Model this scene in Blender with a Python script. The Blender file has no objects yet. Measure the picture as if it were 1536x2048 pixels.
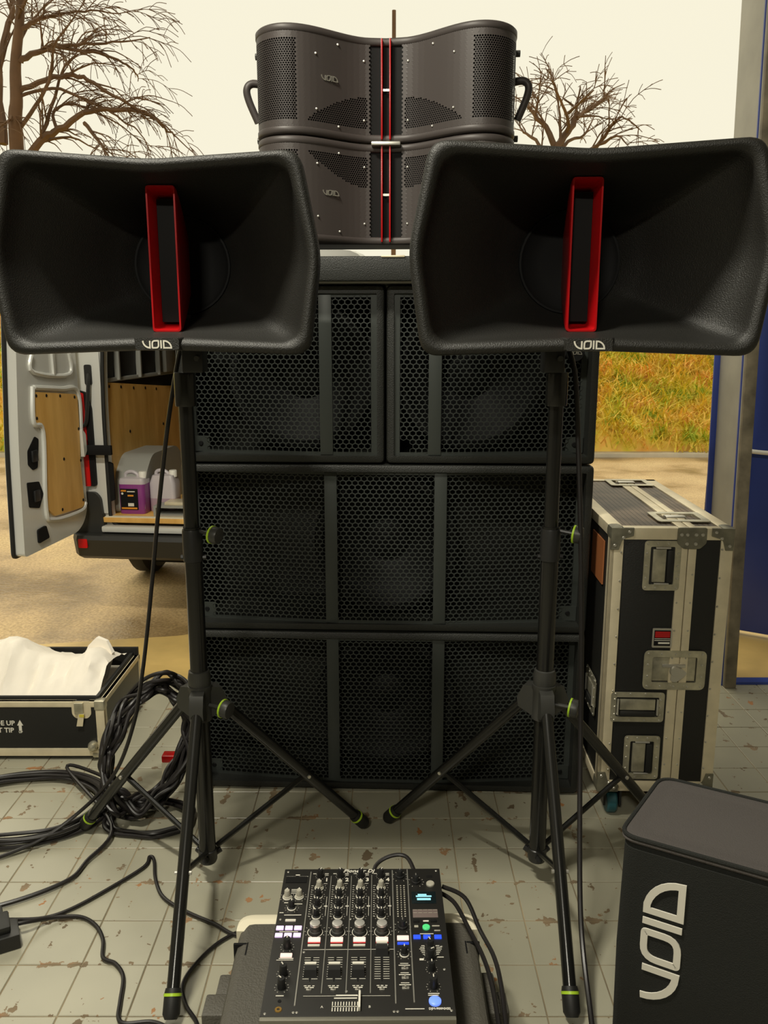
import bpy, bmesh, math, random
from mathutils import Vector, Matrix
import numpy as np
random.seed(7)
SC = bpy.context.scene
COL = SC.collection
R = math.radians
PI = math.pi

# ------------------------------------------------------------------ camera
cam_d = bpy.data.cameras.new('camera')
cam = bpy.data.objects.new('camera', cam_d); COL.objects.link(cam)
cam_d.sensor_fit = 'VERTICAL'; cam_d.sensor_height = 32.0
cam_d.lens = 32.0 * 1680 / 2048
cam_d.clip_start = 0.02; cam_d.clip_end = 300
cam.location = (0, 0, 1.43); cam.rotation_euler = (R(90 - 12), 0, 0)
SC.camera = cam

# ------------------------------------------------------------------ sky, lamps, exposure
wd = bpy.data.worlds.new('sky'); SC.world = wd; wd.use_nodes = True
bg = wd.node_tree.nodes['Background']
bg.inputs['Color'].default_value = (0.80, 0.755, 0.595, 1); bg.inputs['Strength'].default_value = 1.18
def area(name, loc, target, sx, sy, watts, color):
    d = bpy.data.lights.new(name, 'AREA'); d.shape = 'RECTANGLE'; d.size = sx; d.size_y = sy
    d.energy = watts; d.color = color
    o = bpy.data.objects.new(name, d); COL.objects.link(o); o.location = loc
    o.rotation_euler = (Vector(target) - Vector(loc)).to_track_quat('-Z', 'Y').to_euler()
    return o
area('hall_tube_lamp', (-0.95, 1.0, 3.55), (-0.8, 1.25, 0.0), 0.60, 0.08, 100, (1.0, 0.95, 0.80))
area('hall_tube_lamp', (-0.80, -2.4, 3.45), (-0.2, 2.2, 0.8), 0.60, 0.08, 66, (1.0, 0.95, 0.80))
sd_ = bpy.data.lights.new('veiled_sun', 'SUN'); sd_.energy = 1.7; sd_.angle = R(60); sd_.color = (1.0, 0.93, 0.74)
so_ = bpy.data.objects.new('veiled_sun', sd_); COL.objects.link(so_)
so_.rotation_euler = (Vector((0.25, -0.55, -1.0))).to_track_quat('-Z', 'Y').to_euler()
SC.view_settings.view_transform = 'Standard'; SC.view_settings.look = 'None'
SC.view_settings.exposure = 0.0; SC.view_settings.gamma = 1.0
SC.view_settings.use_curve_mapping = False

# ------------------------------------------------------------------ materials
def new_mat(name):
    m = bpy.data.materials.new(name); m.use_nodes = True
    return m, m.node_tree.nodes, m.node_tree.links, m.node_tree.nodes['Principled BSDF']
def mat(name, c, rough=0.5, metal=0.0, spec=0.5, bump=0, bscale=300, var=0, vscale=8, emit=None, es=1.0, trans=0, alpha=1, coat=0):
    m, N, L, b = new_mat(name)
    b.inputs['Base Color'].default_value = (*c, 1); b.inputs['Roughness'].default_value = rough
    b.inputs['Metallic'].default_value = metal; b.inputs['Specular IOR Level'].default_value = spec
    if coat: b.inputs['Coat Weight'].default_value = coat
    if trans: b.inputs['Transmission Weight'].default_value = trans
    if emit: b.inputs['Emission Color'].default_value = (*emit, 1); b.inputs['Emission Strength'].default_value = es
    tc = None
    if bump or var: tc = N.new('ShaderNodeTexCoord')
    if bump:
        n = N.new('ShaderNodeTexNoise'); n.inputs['Scale'].default_value = bscale; n.inputs['Detail'].default_value = 2
        L.new(tc.outputs['Object'], n.inputs['Vector'])
        bm_ = N.new('ShaderNodeBump'); bm_.inputs['Strength'].default_value = bump; bm_.inputs['Distance'].default_value = 0.004
        L.new(n.outputs['Fac'], bm_.inputs['Height']); L.new(bm_.outputs['Normal'], b.inputs['Normal'])
    if var:
        n = N.new('ShaderNodeTexNoise'); n.inputs['Scale'].default_value = vscale; n.inputs['Detail'].default_value = 5
        L.new(tc.outputs['Object'], n.inputs['Vector'])
        r = N.new('ShaderNodeValToRGB'); r.color_ramp.elements[0].position = 0.3; r.color_ramp.elements[1].position = 0.7
        r.color_ramp.elements[0].color = (*[x * (1 - var) for x in c], 1); r.color_ramp.elements[1].color = (*[min(1, x * (1 + var)) for x in c], 1)
        L.new(n.outputs['Fac'], r.inputs['Fac']); L.new(r.outputs['Color'], b.inputs['Base Color'])
    return m
M = {}
M['horn'] = mat('black textured horn shell', (0.014, 0.0135, 0.0115), 0.50, spec=0.5, bump=0.35, bscale=420)
M['cab'] = mat('black textured cabinet paint', (0.012, 0.013, 0.011), 0.5, bump=0.4, bscale=350)
M['grille'] = mat('black powder coated steel', (0.040, 0.046, 0.042), 0.42, metal=0.2)
M['arc'] = mat('flare tinted powder coated steel', (0.060, 0.050, 0.047), 0.5, metal=0.1)  # black cabinets, colour lightened and warmed for the flare over them
M['dark'] = mat('matt black', (0.004, 0.004, 0.004), 0.7, spec=0.25)
M['cone'] = mat('loudspeaker cone', (0.004, 0.0045, 0.005), 0.6, spec=0.25)
M['red'] = mat('gloss red plastic', (0.42, 0.004, 0.006), 0.28)
M['white'] = mat('white print', (0.72, 0.69, 0.60), 0.6)
M['silver'] = mat('bare metal', (0.62, 0.60, 0.54), 0.35, metal=0.8)
M['pole'] = mat('black painted tube', (0.010, 0.010, 0.009), 0.22)
M['plastic'] = mat('black plastic', (0.014, 0.014, 0.014), 0.4)
M['hub'] = mat('dark grey cast metal', (0.055, 0.055, 0.05), 0.42, metal=0.3)
M['lime'] = mat('lime green ring', (0.40, 0.62, 0.03), 0.4)
M['rubber'] = mat('black rubber', (0.011, 0.011, 0.010), 0.55)
M['cable'] = mat('black cable jacket', (0.013, 0.011, 0.011), 0.38)
M['alu'] = mat('aluminium edging', (0.78, 0.69, 0.49), 0.42, metal=0.4, var=0.08, vscale=20)
M['cap'] = mat('dull grey cast corner', (0.20, 0.19, 0.14), 0.45, metal=0.5, var=0.3, vscale=30)
M['topboard'] = mat('skylit ribbed brown lid board', (0.13, 0.09, 0.055), 0.5, var=0.4, vscale=14)  # ribbed brown lid, its albedo raised to carry the skylight on top
M['zinc'] = mat('zinc plated steel', (0.55, 0.52, 0.40), 0.36, metal=0.75, var=0.3, vscale=25)
M['laminate'] = mat('black laminate board', (0.010, 0.010, 0.009), 0.5, bump=0.15, bscale=200)
M['lamgrey'] = mat('grey laminate board', (0.16, 0.16, 0.14), 0.5)
M['foam'] = mat('white packing foam', (0.86, 0.80, 0.70), 0.9, bump=0.2, bscale=60)
M['teal'] = mat('teal caster wheel', (0.02, 0.10, 0.12), 0.45)
M['blue'] = mat('blue door paint', (0.035, 0.060, 0.27), 0.30, var=0.12, vscale=3)
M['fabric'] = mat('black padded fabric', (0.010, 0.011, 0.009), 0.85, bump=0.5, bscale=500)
M['fabriclit'] = mat('toplit padded fabric', (0.075, 0.066, 0.062), 0.85, bump=0.5, bscale=500)  # same black fabric, lightened on the lid for light falling from above
M['casep'] = mat('moulded black plastic', (0.080, 0.074, 0.060), 0.55, bump=0.5, bscale=250)
M['cream'] = mat('cream plastic rim', (0.78, 0.72, 0.55), 0.5)
M['panel'] = mat('mixer top plate', (0.020, 0.019, 0.017), 0.42, metal=0.2)
M['lip'] = mat('mixer brushed edge', (0.23, 0.22, 0.18), 0.4, metal=0.5)
M['knobw'] = mat('grey knob', (0.42, 0.40, 0.33), 0.4)
M['knobs'] = mat('satin silver knob', (0.62, 0.60, 0.56), 0.3, metal=0.5)
M['padlilac'] = mat('lilac lit pad', (0.6, 0.5, 0.7), 0.5, emit=(0.80, 0.58, 0.95), es=0.75)
M['cue'] = mat('lit cue key', (0.7, 0.5, 0.45), 0.5, emit=(0.95, 0.70, 0.62), es=0.72)
M['bluelit'] = mat('blue lit key', (0.02, 0.05, 0.5), 0.4, emit=(0.02, 0.08, 0.85), es=0.9)
M['bluebtn'] = mat('blue lit round key', (0.1, 0.2, 0.8), 0.4, emit=(0.18, 0.30, 1.0), es=0.9)
M['greenlit'] = mat('green lit key', (0.05, 0.4, 0.12), 0.4, emit=(0.08, 0.62, 0.20), es=0.7)
M['lcd'] = mat('display glass', (0.008, 0.014, 0.016), 0.15)
M['lcdtext'] = mat('display text', (0.2, 0.5, 0.6), 0.4, emit=(0.30, 0.62, 0.70), es=0.8)
M['touch'] = mat('touch strip', (0.17, 0.13, 0.12), 0.4)
M['brass'] = mat('brass jack', (0.60, 0.36, 0.10), 0.3, metal=0.9)
M['van'] = mat('silver van paint', (0.66, 0.66, 0.62), 0.35, metal=0.15, coat=0.3)
M['vanin'] = mat('primer grey inner metal', (0.30, 0.30, 0.27), 0.45)
M['vandark'] = mat('dark van lining', (0.020, 0.019, 0.017), 0.6)
M['bumper'] = mat('black bumper plastic', (0.018, 0.018, 0.016), 0.5)
M['lampred'] = mat('red lamp lens', (0.55, 0.006, 0.006), 0.2)
M['purple'] = mat('purple screen wash', (0.26, 0.05, 0.24), 0.25)
M['clearp'] = mat('translucent jerrycan plastic', (0.55, 0.50, 0.52), 0.35)
M['capw'] = mat('white cap', (0.85, 0.82, 0.74), 0.5)
M['orange'] = mat('orange print', (0.75, 0.28, 0.02), 0.5)
M['labelbrown'] = mat('orange brown label', (0.30, 0.10, 0.03), 0.6)
M['concrete'] = mat('pale concrete', (0.55, 0.50, 0.40), 0.8, var=0.12, vscale=4)
M['wall'] = mat('painted hall wall', (0.30, 0.28, 0.22), 0.8)
M['frame'] = mat('grey door frame metal', (0.33, 0.31, 0.25), 0.5, var=0.12, vscale=6)
M['rusty'] = mat('weathered dark frame paint', (0.16, 0.135, 0.09), 0.6, var=0.45, vscale=12)
M['bark'] = mat('bare bark', (0.13, 0.068, 0.030), 0.8, var=0.3, vscale=3)
M['yellow'] = mat('yellow print', (0.6, 0.5, 0.05), 0.6)

def ply_mat():
    m, N, L, b = new_mat('plywood lining')
    tc = N.new('ShaderNodeTexCoord'); mp = N.new('ShaderNodeMapping'); mp.inputs['Scale'].default_value = (3, 3, 0.6)
    n = N.new('ShaderNodeTexNoise'); n.inputs['Scale'].default_value = 5; n.inputs['Detail'].default_value = 6
    r = N.new('ShaderNodeValToRGB')
    r.color_ramp.elements[0].color = (0.60, 0.32, 0.07, 1); r.color_ramp.elements[1].color = (0.82, 0.50, 0.15, 1)
    r.color_ramp.elements[0].position = 0.3; r.color_ramp.elements[1].position = 0.75
    L.new(tc.outputs['Object'], mp.inputs['Vector']); L.new(mp.outputs['Vector'], n.inputs['Vector'])
    L.new(n.outputs['Fac'], r.inputs['Fac']); L.new(r.outputs['Color'], b.inputs['Base Color'])
    b.inputs['Roughness'].default_value = 0.5
    return m
M['ply'] = ply_mat()

def floor_mat():
    m, N, L, b = new_mat('worn grey floor paint')
    geo = N.new('ShaderNodeNewGeometry')
    def noise(scale, detail=4, rough=0.55, vec=None):
        n = N.new('ShaderNodeTexNoise'); n.inputs['Scale'].default_value = scale; n.inputs['Detail'].default_value = detail
        n.inputs['Roughness'].default_value = rough; L.new(vec or geo.outputs['Position'], n.inputs['Vector']); return n.outputs['Fac']
    def math_(op, a, bb=None, c=None):
        n = N.new('ShaderNodeMath'); n.operation = op
        for i, v in enumerate((a, bb, c)):
            if v is None: continue
            if isinstance(v, (int, float)): n.inputs[i].default_value = v
            else: L.new(v, n.inputs[i])
        return n.outputs[0]
    def ramp(f, *st):
        r = N.new('ShaderNodeValToRGB')
        while len(r.color_ramp.elements) < len(st): r.color_ramp.elements.new(0.5)
        for e, (p, c) in zip(r.color_ramp.elements, st): e.position = p; e.color = (*c, 1)
        L.new(f, r.inputs['Fac']); return r.outputs['Color']
    sx = N.new('ShaderNodeSeparateXYZ'); L.new(geo.outputs['Position'], sx.inputs[0])
    ex = math_('ABSOLUTE', math_('SUBTRACT', math_('FRACT', math_('DIVIDE', math_('ADD', sx.outputs[0], 10.55), 0.15)), 0.5))
    ey = math_('ABSOLUTE', math_('SUBTRACT', math_('FRACT', math_('DIVIDE', math_('ADD', sx.outputs[1], 8.965), 0.15)), 0.5))
    edge = math_('MAXIMUM', ex, ey)                       # 0.5 at a joint
    edgef = math_('MULTIPLY', math_('MAXIMUM', math_('SUBTRACT', edge, 0.40), 0.0), 1.1)
    chipn = math_('ADD', noise(15, 5, 0.62), edgef)
    mp = N.new('ShaderNodeMapping'); mp.inputs['Location'].default_value = (3.1, 1.7, 0); L.new(geo.outputs['Position'], mp.inputs['Vector'])
    chip2 = noise(34, 3, 0.5, mp.outputs['Vector'])
    mask = math_('MAXIMUM', math_('GREATER_THAN', chipn, 0.655), math_('GREATER_THAN', chip2, 0.705))
    paint = ramp(noise(2.3, 3), (0.3, (0.30, 0.288, 0.218)), (0.7, (0.385, 0.365, 0.275)))
    chipc = ramp(noise(7, 2, 0.5, mp.outputs['Vector']), (0.40, (0.13, 0.095, 0.055)), (0.54, (0.23, 0.165, 0.095)), (0.66, (0.36, 0.165, 0.06)))
    mx = N.new('ShaderNodeMix'); mx.data_type = 'RGBA'
    L.new(mask, mx.inputs['Factor']); L.new(paint, mx.inputs['A']); L.new(chipc, mx.inputs['B'])
    L.new(mx.outputs['Result'], b.inputs['Base Color'])
    L.new(math_('ADD', math_('MULTIPLY', mask, 0.35), 0.34), b.inputs['Roughness'])
    bm_ = N.new('ShaderNodeBump'); bm_.inputs['Strength'].default_value = 0.5; bm_.inputs['Distance'].default_value = 0.002
    L.new(math_('SUBTRACT', math_('MULTIPLY', noise(18, 3), 0.4), mask), bm_.inputs['Height']); L.new(bm_.outputs['Normal'], b.inputs['Normal'])
    return m
M['tile'] = floor_mat()
M['grout'] = mat('dirty grout', (0.24, 0.19, 0.115), 0.85, var=0.55, vscale=3)

def ground_mat():
    m, N, L, b = new_mat('wet tan asphalt')
    geo = N.new('ShaderNodeNewGeometry')
    def noise(scale, detail, loc=(0, 0, 0), sc=(1, 1, 1)):
        mp = N.new('ShaderNodeMapping'); mp.inputs['Location'].default_value = loc; mp.inputs['Scale'].default_value = sc
        L.new(geo.outputs['Position'], mp.inputs['Vector'])
        n = N.new('ShaderNodeTexNoise'); n.inputs['Scale'].default_value = scale; n.inputs['Detail'].default_value = detail
        L.new(mp.outputs['Vector'], n.inputs['Vector']); return n.outputs['Fac']
    def ramp(f, *st):
        r = N.new('ShaderNodeValToRGB')
        while len(r.color_ramp.elements) < len(st): r.color_ramp.elements.new(0.5)
        for e, (p, c) in zip(r.color_ramp.elements, st): e.position = p; e.color = (*c, 1)
        L.new(f, r.inputs['Fac']); return r.outputs['Color']
    base = ramp(noise(1.1, 6, (2, 0.4, 0)), (0.36, (0.25, 0.165, 0.075)), (0.5, (0.56, 0.39, 0.185)), (0.7, (0.72, 0.54, 0.28)))
    grit = ramp(noise(70, 3), (0.35, (0.55, 0.52, 0.48)), (0.65, (1, 1, 1)))
    mx = N.new('ShaderNodeMix'); mx.data_type = 'RGBA'; mx.blend_type = 'MULTIPLY'; mx.inputs['Factor'].default_value = 0.8
    L.new(base, mx.inputs['A']); L.new(grit, mx.inputs['B']); L.new(mx.outputs['Result'], b.inputs['Base Color'])
    rr = ramp(noise(1.1, 5, (2, 0.4, 0)), (0.4, (0.28,) * 3), (0.62, (0.75,) * 3)); L.new(rr, b.inputs['Roughness'])
    bm_ = N.new('ShaderNodeBump'); bm_.inputs['Strength'].default_value = 0.35; bm_.inputs['Distance'].default_value = 0.01
    L.new(noise(45, 4), bm_.inputs['Height']); L.new(bm_.outputs['Normal'], b.inputs['Normal'])
    return m
M['ground'] = ground_mat()
def grass_mat():
    m, N, L, b = new_mat('autumn grass')
    geo = N.new('ShaderNodeNewGeometry')
    n = N.new('ShaderNodeTexNoise'); n.inputs['Scale'].default_value = 3.6; n.inputs['Detail'].default_value = 6
    L.new(geo.outputs['Position'], n.inputs['Vector'])
    r = N.new('ShaderNodeValToRGB'); r.color_ramp.elements.new(0.5); r.color_ramp.elements.new(0.6)
    for e, (p, c) in zip(r.color_ramp.elements, [(0.36, (0.42, 0.52, 0.04)), (0.46, (0.78, 0.64, 0.06)), (0.56, (0.90, 0.66, 0.13)), (0.68, (0.92, 0.48, 0.10))]):
        e.position = p; e.color = (*c, 1)
    L.new(n.outputs['Fac'], r.inputs['Fac']); L.new(r.outputs['Color'], b.inputs['Base Color'])
    b.inputs['Roughness'].default_value = 0.7
    return m
M['grass'] = grass_mat()
M['apron'] = mat('tan concrete apron', (0.62, 0.43, 0.15), 0.5, var=0.25, vscale=2.5, bump=0.3, bscale=12)

# ------------------------------------------------------------------ mesh helpers
class MB:
    def __init__(s): s.v = []; s.f = []
    def add(s, vs, fs):
        o = len(s.v); s.v += [tuple(p) for p in vs]; s.f += [tuple(i + o for i in f) for f in fs]; return s
    def box(s, x0, x1, y0, y1, z0, z1, bev=0.0):
        if bev > 0:
            b = min(bev, (x1 - x0) * .49, (y1 - y0) * .49, (z1 - z0) * .49)
            bm = bmesh.new(); bmesh.ops.create_cube(bm, size=1)
            for v in bm.verts:
                v.co = Vector(((x0 + x1) / 2 + v.co.x * (x1 - x0), (y0 + y1) / 2 + v.co.y * (y1 - y0), (z0 + z1) / 2 + v.co.z * (z1 - z0)))
            bmesh.ops.bevel(bm, geom=list(bm.edges), offset=b, segments=2, affect='EDGES', profile=0.6)
            bm.verts.index_update()
            s.add([v.co for v in bm.verts], [[v.index for v in f.verts] for f in bm.faces]); bm.free(); return s
        p = [(x0, y0, z0), (x1, y0, z0), (x1, y1, z0), (x0, y1, z0), (x0, y0, z1), (x1, y0, z1), (x1, y1, z1), (x0, y1, z1)]
        return s.add(p, [(3, 2, 1, 0), (4, 5, 6, 7), (0, 1, 5, 4), (1, 2, 6, 5), (2, 3, 7, 6), (3, 0, 4, 7)])
    def loft(s, rings, cap0=True, cap1=True):
        n = len(rings[0]); o = []
        for r_ in rings: o += list(r_)
        fs = []
        for k in range(len(rings) - 1):
            for i in range(n):
                j = (i + 1) % n
                fs.append((k * n + i, k * n + j, (k + 1) * n + j, (k + 1) * n + i))
        if cap0: fs.append(tuple(range(n))[::-1])
        if cap1: fs.append(tuple((len(rings) - 1) * n + i for i in range(n)))
        return s.add(o, fs)
    def cyl(s, p0, p1, r0, r1=None, n=16, cap=True):
        return s.tube([p0, p1], [r0, r0 if r1 is None else r1], n, cap=cap)
    def tube(s, pts, r, n=8, closed=False, cap=True):
        P = [Vector(p) for p in pts]; m = len(P)
        rr = r if isinstance(r, (list, tuple)) else [r] * m
        t0 = (P[1] - P[0]).normalized()
        up = Vector((0, 0, 1)) if abs(t0.z) < 0.9 else Vector((1, 0, 0))
        a = t0.cross(up).normalized(); rings = []
        for i in range(m):
            if closed: t = (P[(i + 1) % m] - P[i - 1]).normalized()
            else: t = (P[min(i + 1, m - 1)] - P[max(i - 1, 0)]).normalized()
            a = (a - t * a.dot(t))
            if a.length < 1e-6: a = t.orthogonal()
            a.normalize(); b = t.cross(a)
            rings.append([P[i] + (a * math.cos(2 * PI * k / n) + b * math.sin(2 * PI * k / n)) * rr[i] for k in range(n)])
        if closed:
            rings.append(rings[0]); return s.loft(rings, False, False)
        return s.loft(rings, cap, cap)
    def lathe(s, prof, c=(0, 0, 0), axis='z', n=24, cap0=False, cap1=False):
        rings = []
        for r_, h in prof:
            ring = []
            for k in range(n):
                x, y = r_ * math.cos(2 * PI * k / n), r_ * math.sin(2 * PI * k / n)
                p = {'z': (x, y, h), 'y': (x, h, y), 'x': (h, x, y)}[axis]
                ring.append((p[0] + c[0], p[1] + c[1], p[2] + c[2]))
            rings.append(ring)
        return s.loft(rings, cap0, cap1)
    def prism(s, poly, a, b, plane='xy'):
        f = {'xy': lambda p, h: (p[0], p[1], h), 'xz': lambda p, h: (p[0], h, p[1]), 'yz': lambda p, h: (h, p[0], p[1])}[plane]
        return s.loft([[f(p, a) for p in poly], [f(p, b) for p in poly]])
    def build(s, name, m, parent=None, smooth=True, xf=None, ang=38):
        me = bpy.data.meshes.new(name)
        vs = s.v if xf is None else [tuple(xf @ Vector(p)) for p in s.v]
        me.from_pydata(vs, [], s.f)
        bm = bmesh.new(); bm.from_mesh(me); bmesh.ops.recalc_face_normals(bm, faces=bm.faces); bm.to_mesh(me); bm.free()
        me.materials.append(M[m] if isinstance(m, str) else m)
        if smooth:
            me.shade_smooth(); me.set_sharp_from_angle(angle=R(ang))
        o = bpy.data.objects.new(name, me); COL.objects.link(o)
        if parent: o.parent = parent
        return o
def raw(name, vs, fs, m, parent=None):
    me = bpy.data.meshes.new(name); me.from_pydata(vs, [], fs); me.materials.append(M[m])
    o = bpy.data.objects.new(name, me); COL.objects.link(o)
    if parent: o.parent = parent
    return o
def thing(name, label, cat, loc=(0, 0, 0), rz=0, group=None):
    o = bpy.data.objects.new(name, None); COL.objects.link(o); o.empty_display_size = 0.1
    o.location = loc; o.rotation_euler = (0, 0, rz); o['label'] = label; o['category'] = cat
    if group: o['group'] = group
    return o
def tag(o, label, cat, group=None):
    o['label'] = label; o['category'] = cat
    if group: o['group'] = group
    return o
def struct(o): o['kind'] = 'structure'; return o
def stuff(o): o['kind'] = 'stuff'; return o
def lab(o, t): o['label'] = t; return o
def share(o, parent, loc=(0, 0, 0), rot=(0, 0, 0)):
    c = o.copy(); COL.objects.link(c); c.parent = parent; c.location = loc; c.rotation_euler = rot; return c
def copy_tree(o, parent=None):
    c = o.copy(); COL.objects.link(c); c.parent = parent
    for ch in list(o.children): copy_tree(ch, c)
    return c
def spline(pts, n=8, closed=False):
    P = [Vector(p) for p in pts]; m = len(P); out = []
    rng = range(m) if closed else range(m - 1)
    for i in rng:
        if closed: a, b, c, d = P[i - 1], P[i], P[(i + 1) % m], P[(i + 2) % m]
        else: a, b, c, d = P[max(i - 1, 0)], P[i], P[i + 1], P[min(i + 2, m - 1)]
        for k in range(n):
            t = k / n
            out.append(0.5 * ((2 * b) + (c - a) * t + (2 * a - 5 * b + 4 * c - d) * t * t + (3 * b - a - 3 * c + d) * t ** 3))
    if not closed: out.append(P[-1])
    return out
def fillet(poly, r, n=5):
    out = []; m = len(poly); rr = r if isinstance(r, (list, tuple)) else [r] * m
    for i in range(m):
        p = Vector(poly[i]).to_2d(); a = Vector(poly[i - 1]).to_2d() - p; b = Vector(poly[(i + 1) % m]).to_2d() - p
        q = min(rr[i], a.length * .48, b.length * .48)
        if q <= 0: out.append(tuple(p)); continue
        s0, s1 = p + a.normalized() * q, p + b.normalized() * q
        for k in range(n + 1):
            t = k / n
            out.append(tuple((1 - t) ** 2 * s0 + 2 * t * (1 - t) * p + t * t * s1))
    return out
def rrect(x0, x1, z0, z1, r, n=4): return fillet([(x0, z0), (x1, z0), (x1, z1), (x0, z1)], r, n)

def stroke(mb, pts, w, y0, y1, closed=False, to3=None):
    """flat ribbon letter stroke in 2-D, thickened from y0 to y1; to3 maps (a, b, h) to 3-D"""
    P = [Vector(p).to_2d() for p in pts]; m = len(P); Lf, Rt = [], []
    for i in range(m):
        if closed: d0, d1 = P[i] - P[i - 1], P[(i + 1) % m] - P[i]
        else: d0 = P[i] - P[i - 1] if i else P[1] - P[0]; d1 = P[i + 1] - P[i] if i < m - 1 else P[i] - P[i - 1]
        d0.normalize(); d1.normalize(); n0 = Vector((-d0.y, d0.x)); n1 = Vector((-d1.y, d1.x))
        nn = n0 + n1; nn.normalize(); k = min(1 / max(nn.dot(n0), 0.3), 1.8)
        Lf.append(P[i] + nn * w / 2 * k); Rt.append(P[i] - nn * w / 2 * k)
    to3 = to3 or (lambda a, b, h: (a, h, b))
    rings = [[to3(Lf[i].x, Lf[i].y, y0), to3(Rt[i].x, Rt[i].y, y0), to3(Rt[i].x, Rt[i].y, y1), to3(Lf[i].x, Lf[i].y, y1)] for i in range(m)]
    if closed: rings.append(rings[0]); mb.loft(rings, False, False)
    else: mb.loft(rings)
def logo_strokes():
    A = [(1 - math.cos(a), 1 - math.sin(a)) for a in [PI / 2 * k / 8 for k in range(9)]] + [(1, 1)]
    O = fillet([(1.35, 0), (2.25, 0), (2.25, 1), (1.35, 1)], [0.06, 0.42, 0.06, 0.42], 5)
    I = [(2.62, -0.08), (2.62, 1.08)]
    Dd = [(3.0, 0), (3.0, 0.98)] + [(3.0 + 1.08 * math.sin(a), math.cos(a)) for a in [PI / 2 * k / 8 for k in range(1, 8)]] + [(4.08, 0)]
    return [(A, False), (O, True), (I, False), (Dd, True)]
def logo(width, y0, y1, to3=None, w=0.21):
    mb = MB(); s = width / 4.2
    for pts, cl in logo_strokes():
        stroke(mb, [((p[0] - 2.04) * s, (p[1] - 0.5) * s) for p in pts], w * s, y0, y1, cl, to3)
    return mb
def text(name, body, size, m, parent, loc, rot=(0, 0, 0), shear=0.0, bold=0.0, align='CENTER'):
    cu = bpy.data.curves.new(name, 'FONT'); cu.body = body; cu.size = size; cu.align_x = align; cu.align_y = 'CENTER'
    cu.shear = shear; cu.extrude = 0.0003; cu.offset = bold; cu.resolution_u = 2
    tmp = bpy.data.objects.new(name, cu); me = bpy.data.meshes.new_from_object(tmp)
    bpy.data.objects.remove(tmp); bpy.data.curves.remove(cu)
    me.materials.append(M[m]); o = bpy.data.objects.new(name, me); COL.objects.link(o); o.parent = parent
    o.location = loc; o.rotation_euler = rot; return o

# ================================================================== SETTING
TILE = 0.15; TX0, TY0 = -0.55, 1.535
floor = struct(MB().box(-3.2, 3.2, -4.5, 3.32, -0.12, -0.0022).build('floor', 'grout', smooth=False))
tm = MB()
g = 0.0014; h = TILE / 2 - g
tm.loft([[(-h, -h, -.010), (h, -h, -.010), (h, h, -.010), (-h, h, -.010)], [(-h, -h, -.0012), (h, -h, -.0012), (h, h, -.0012), (-h, h, -.0012)],
         [(-h + .0015, -h + .0015, 0), (h - .0015, -h + .0015, 0), (h - .0015, h - .0015, 0), (-h + .0015, h - .0015, 0)]], False, True)
tile0 = tm.build('tile', 'tile', floor, smooth=False)
def proj(X, Y, Z):
    Z -= 1.43; c, s = math.cos(R(12)), math.sin(R(12)); z = Y * c - Z * s; v = Y * s + Z * c
    return (768 + 1680 * X / z, 1024 - 1680 * v / z) if z > 0.1 else (-9e3, -9e3)
cells = []
for i in range(-17, 26):
    for j in range(-38, 12):
        x, y = TX0 + (i + .5) * TILE, TY0 + (j + .5) * TILE
        if -3.15 < x < 3.15 and -4.4 < y < 3.30: cells.append((x, y))
vis = []
for (x, y) in cells:
    p = proj(x, y, 0)
    hidden = (abs(x) < .56 and y > 2.5) or (-1.9 < x < -1.0 and y > 2.72) or (.70 < x < .95 and y > 2.3)
    if -40 < p[0] < 1576 and p[1] < 2100 and not hidden: vis.append((y, x))
vis.sort(); near = set((x, y) for y, x in vis[:298])
first = True; rest = MB(); rnd = random.Random(3)
for (x, y) in cells:
    dz = rnd.uniform(-.0006, .0004)
    if (x, y) in near:
        t = tile0 if first else share(tile0, floor)
        first = False; t.location = (x, y, dz); t.rotation_euler = (rnd.uniform(-.002, .002), rnd.uniform(-.002, .002), 0)
    else: rest.add([(a + x, b + y, c + dz) for a, b, c in tm.v], tm.f)
stuff(rest.build('tile', 'tile', floor, smooth=False))
# hall shell
struct(MB().box(-3.4, -3.2, -4.7, 3.55, -.1, 4.0).build('wall_left', 'wall', smooth=False))
struct(MB().box(3.2, 3.4, -4.7, 3.55, -.1, 4.0).build('wall_right', 'wall', smooth=False))
struct(MB().box(-3.2, 3.2, -4.7, -4.5, -.1, 4.0).build('wall_back', 'wall', smooth=False))
struct(MB().box(-3.4, 3.4, -4.7, 3.55, 3.8, 4.0).build('ceiling', 'wall', smooth=False))
wf = MB(); wf.box(-3.2, 3.2, 3.25, 3.5, 3.1, 3.8); wf.box(-3.2, -2.7, 3.25, 3.5, 0, 3.1); wf.box(2.55, 3.2, 3.25, 3.5, 0, 3.1)
struct(wf.build('wall_front', 'wall', smooth=False))
col = struct(MB().box(0, .040, 0, .24, 0, 3.2, .004).build('trim_1', 'frame'))
col.location = (1.405, 3.25, 0); col.rotation_euler = (0, R(-1.3), 0)
MB().box(-.002, .044, -.018, 0, 0, 3.2, .003).build('front_face', 'rusty', col)
MB().box(-.004, .001, .012, .020, 0, 3.1).build('guide_rail', 'blue', col)
MB().box(-.022, .0, .24, .252, 0, 1.9, .003).build('blue_edge', 'blue', col)
struct(MB().box(1.445, 2.55, 3.27, 3.32, -.004, .012, .002).build('trim_2', 'blue'))
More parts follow.
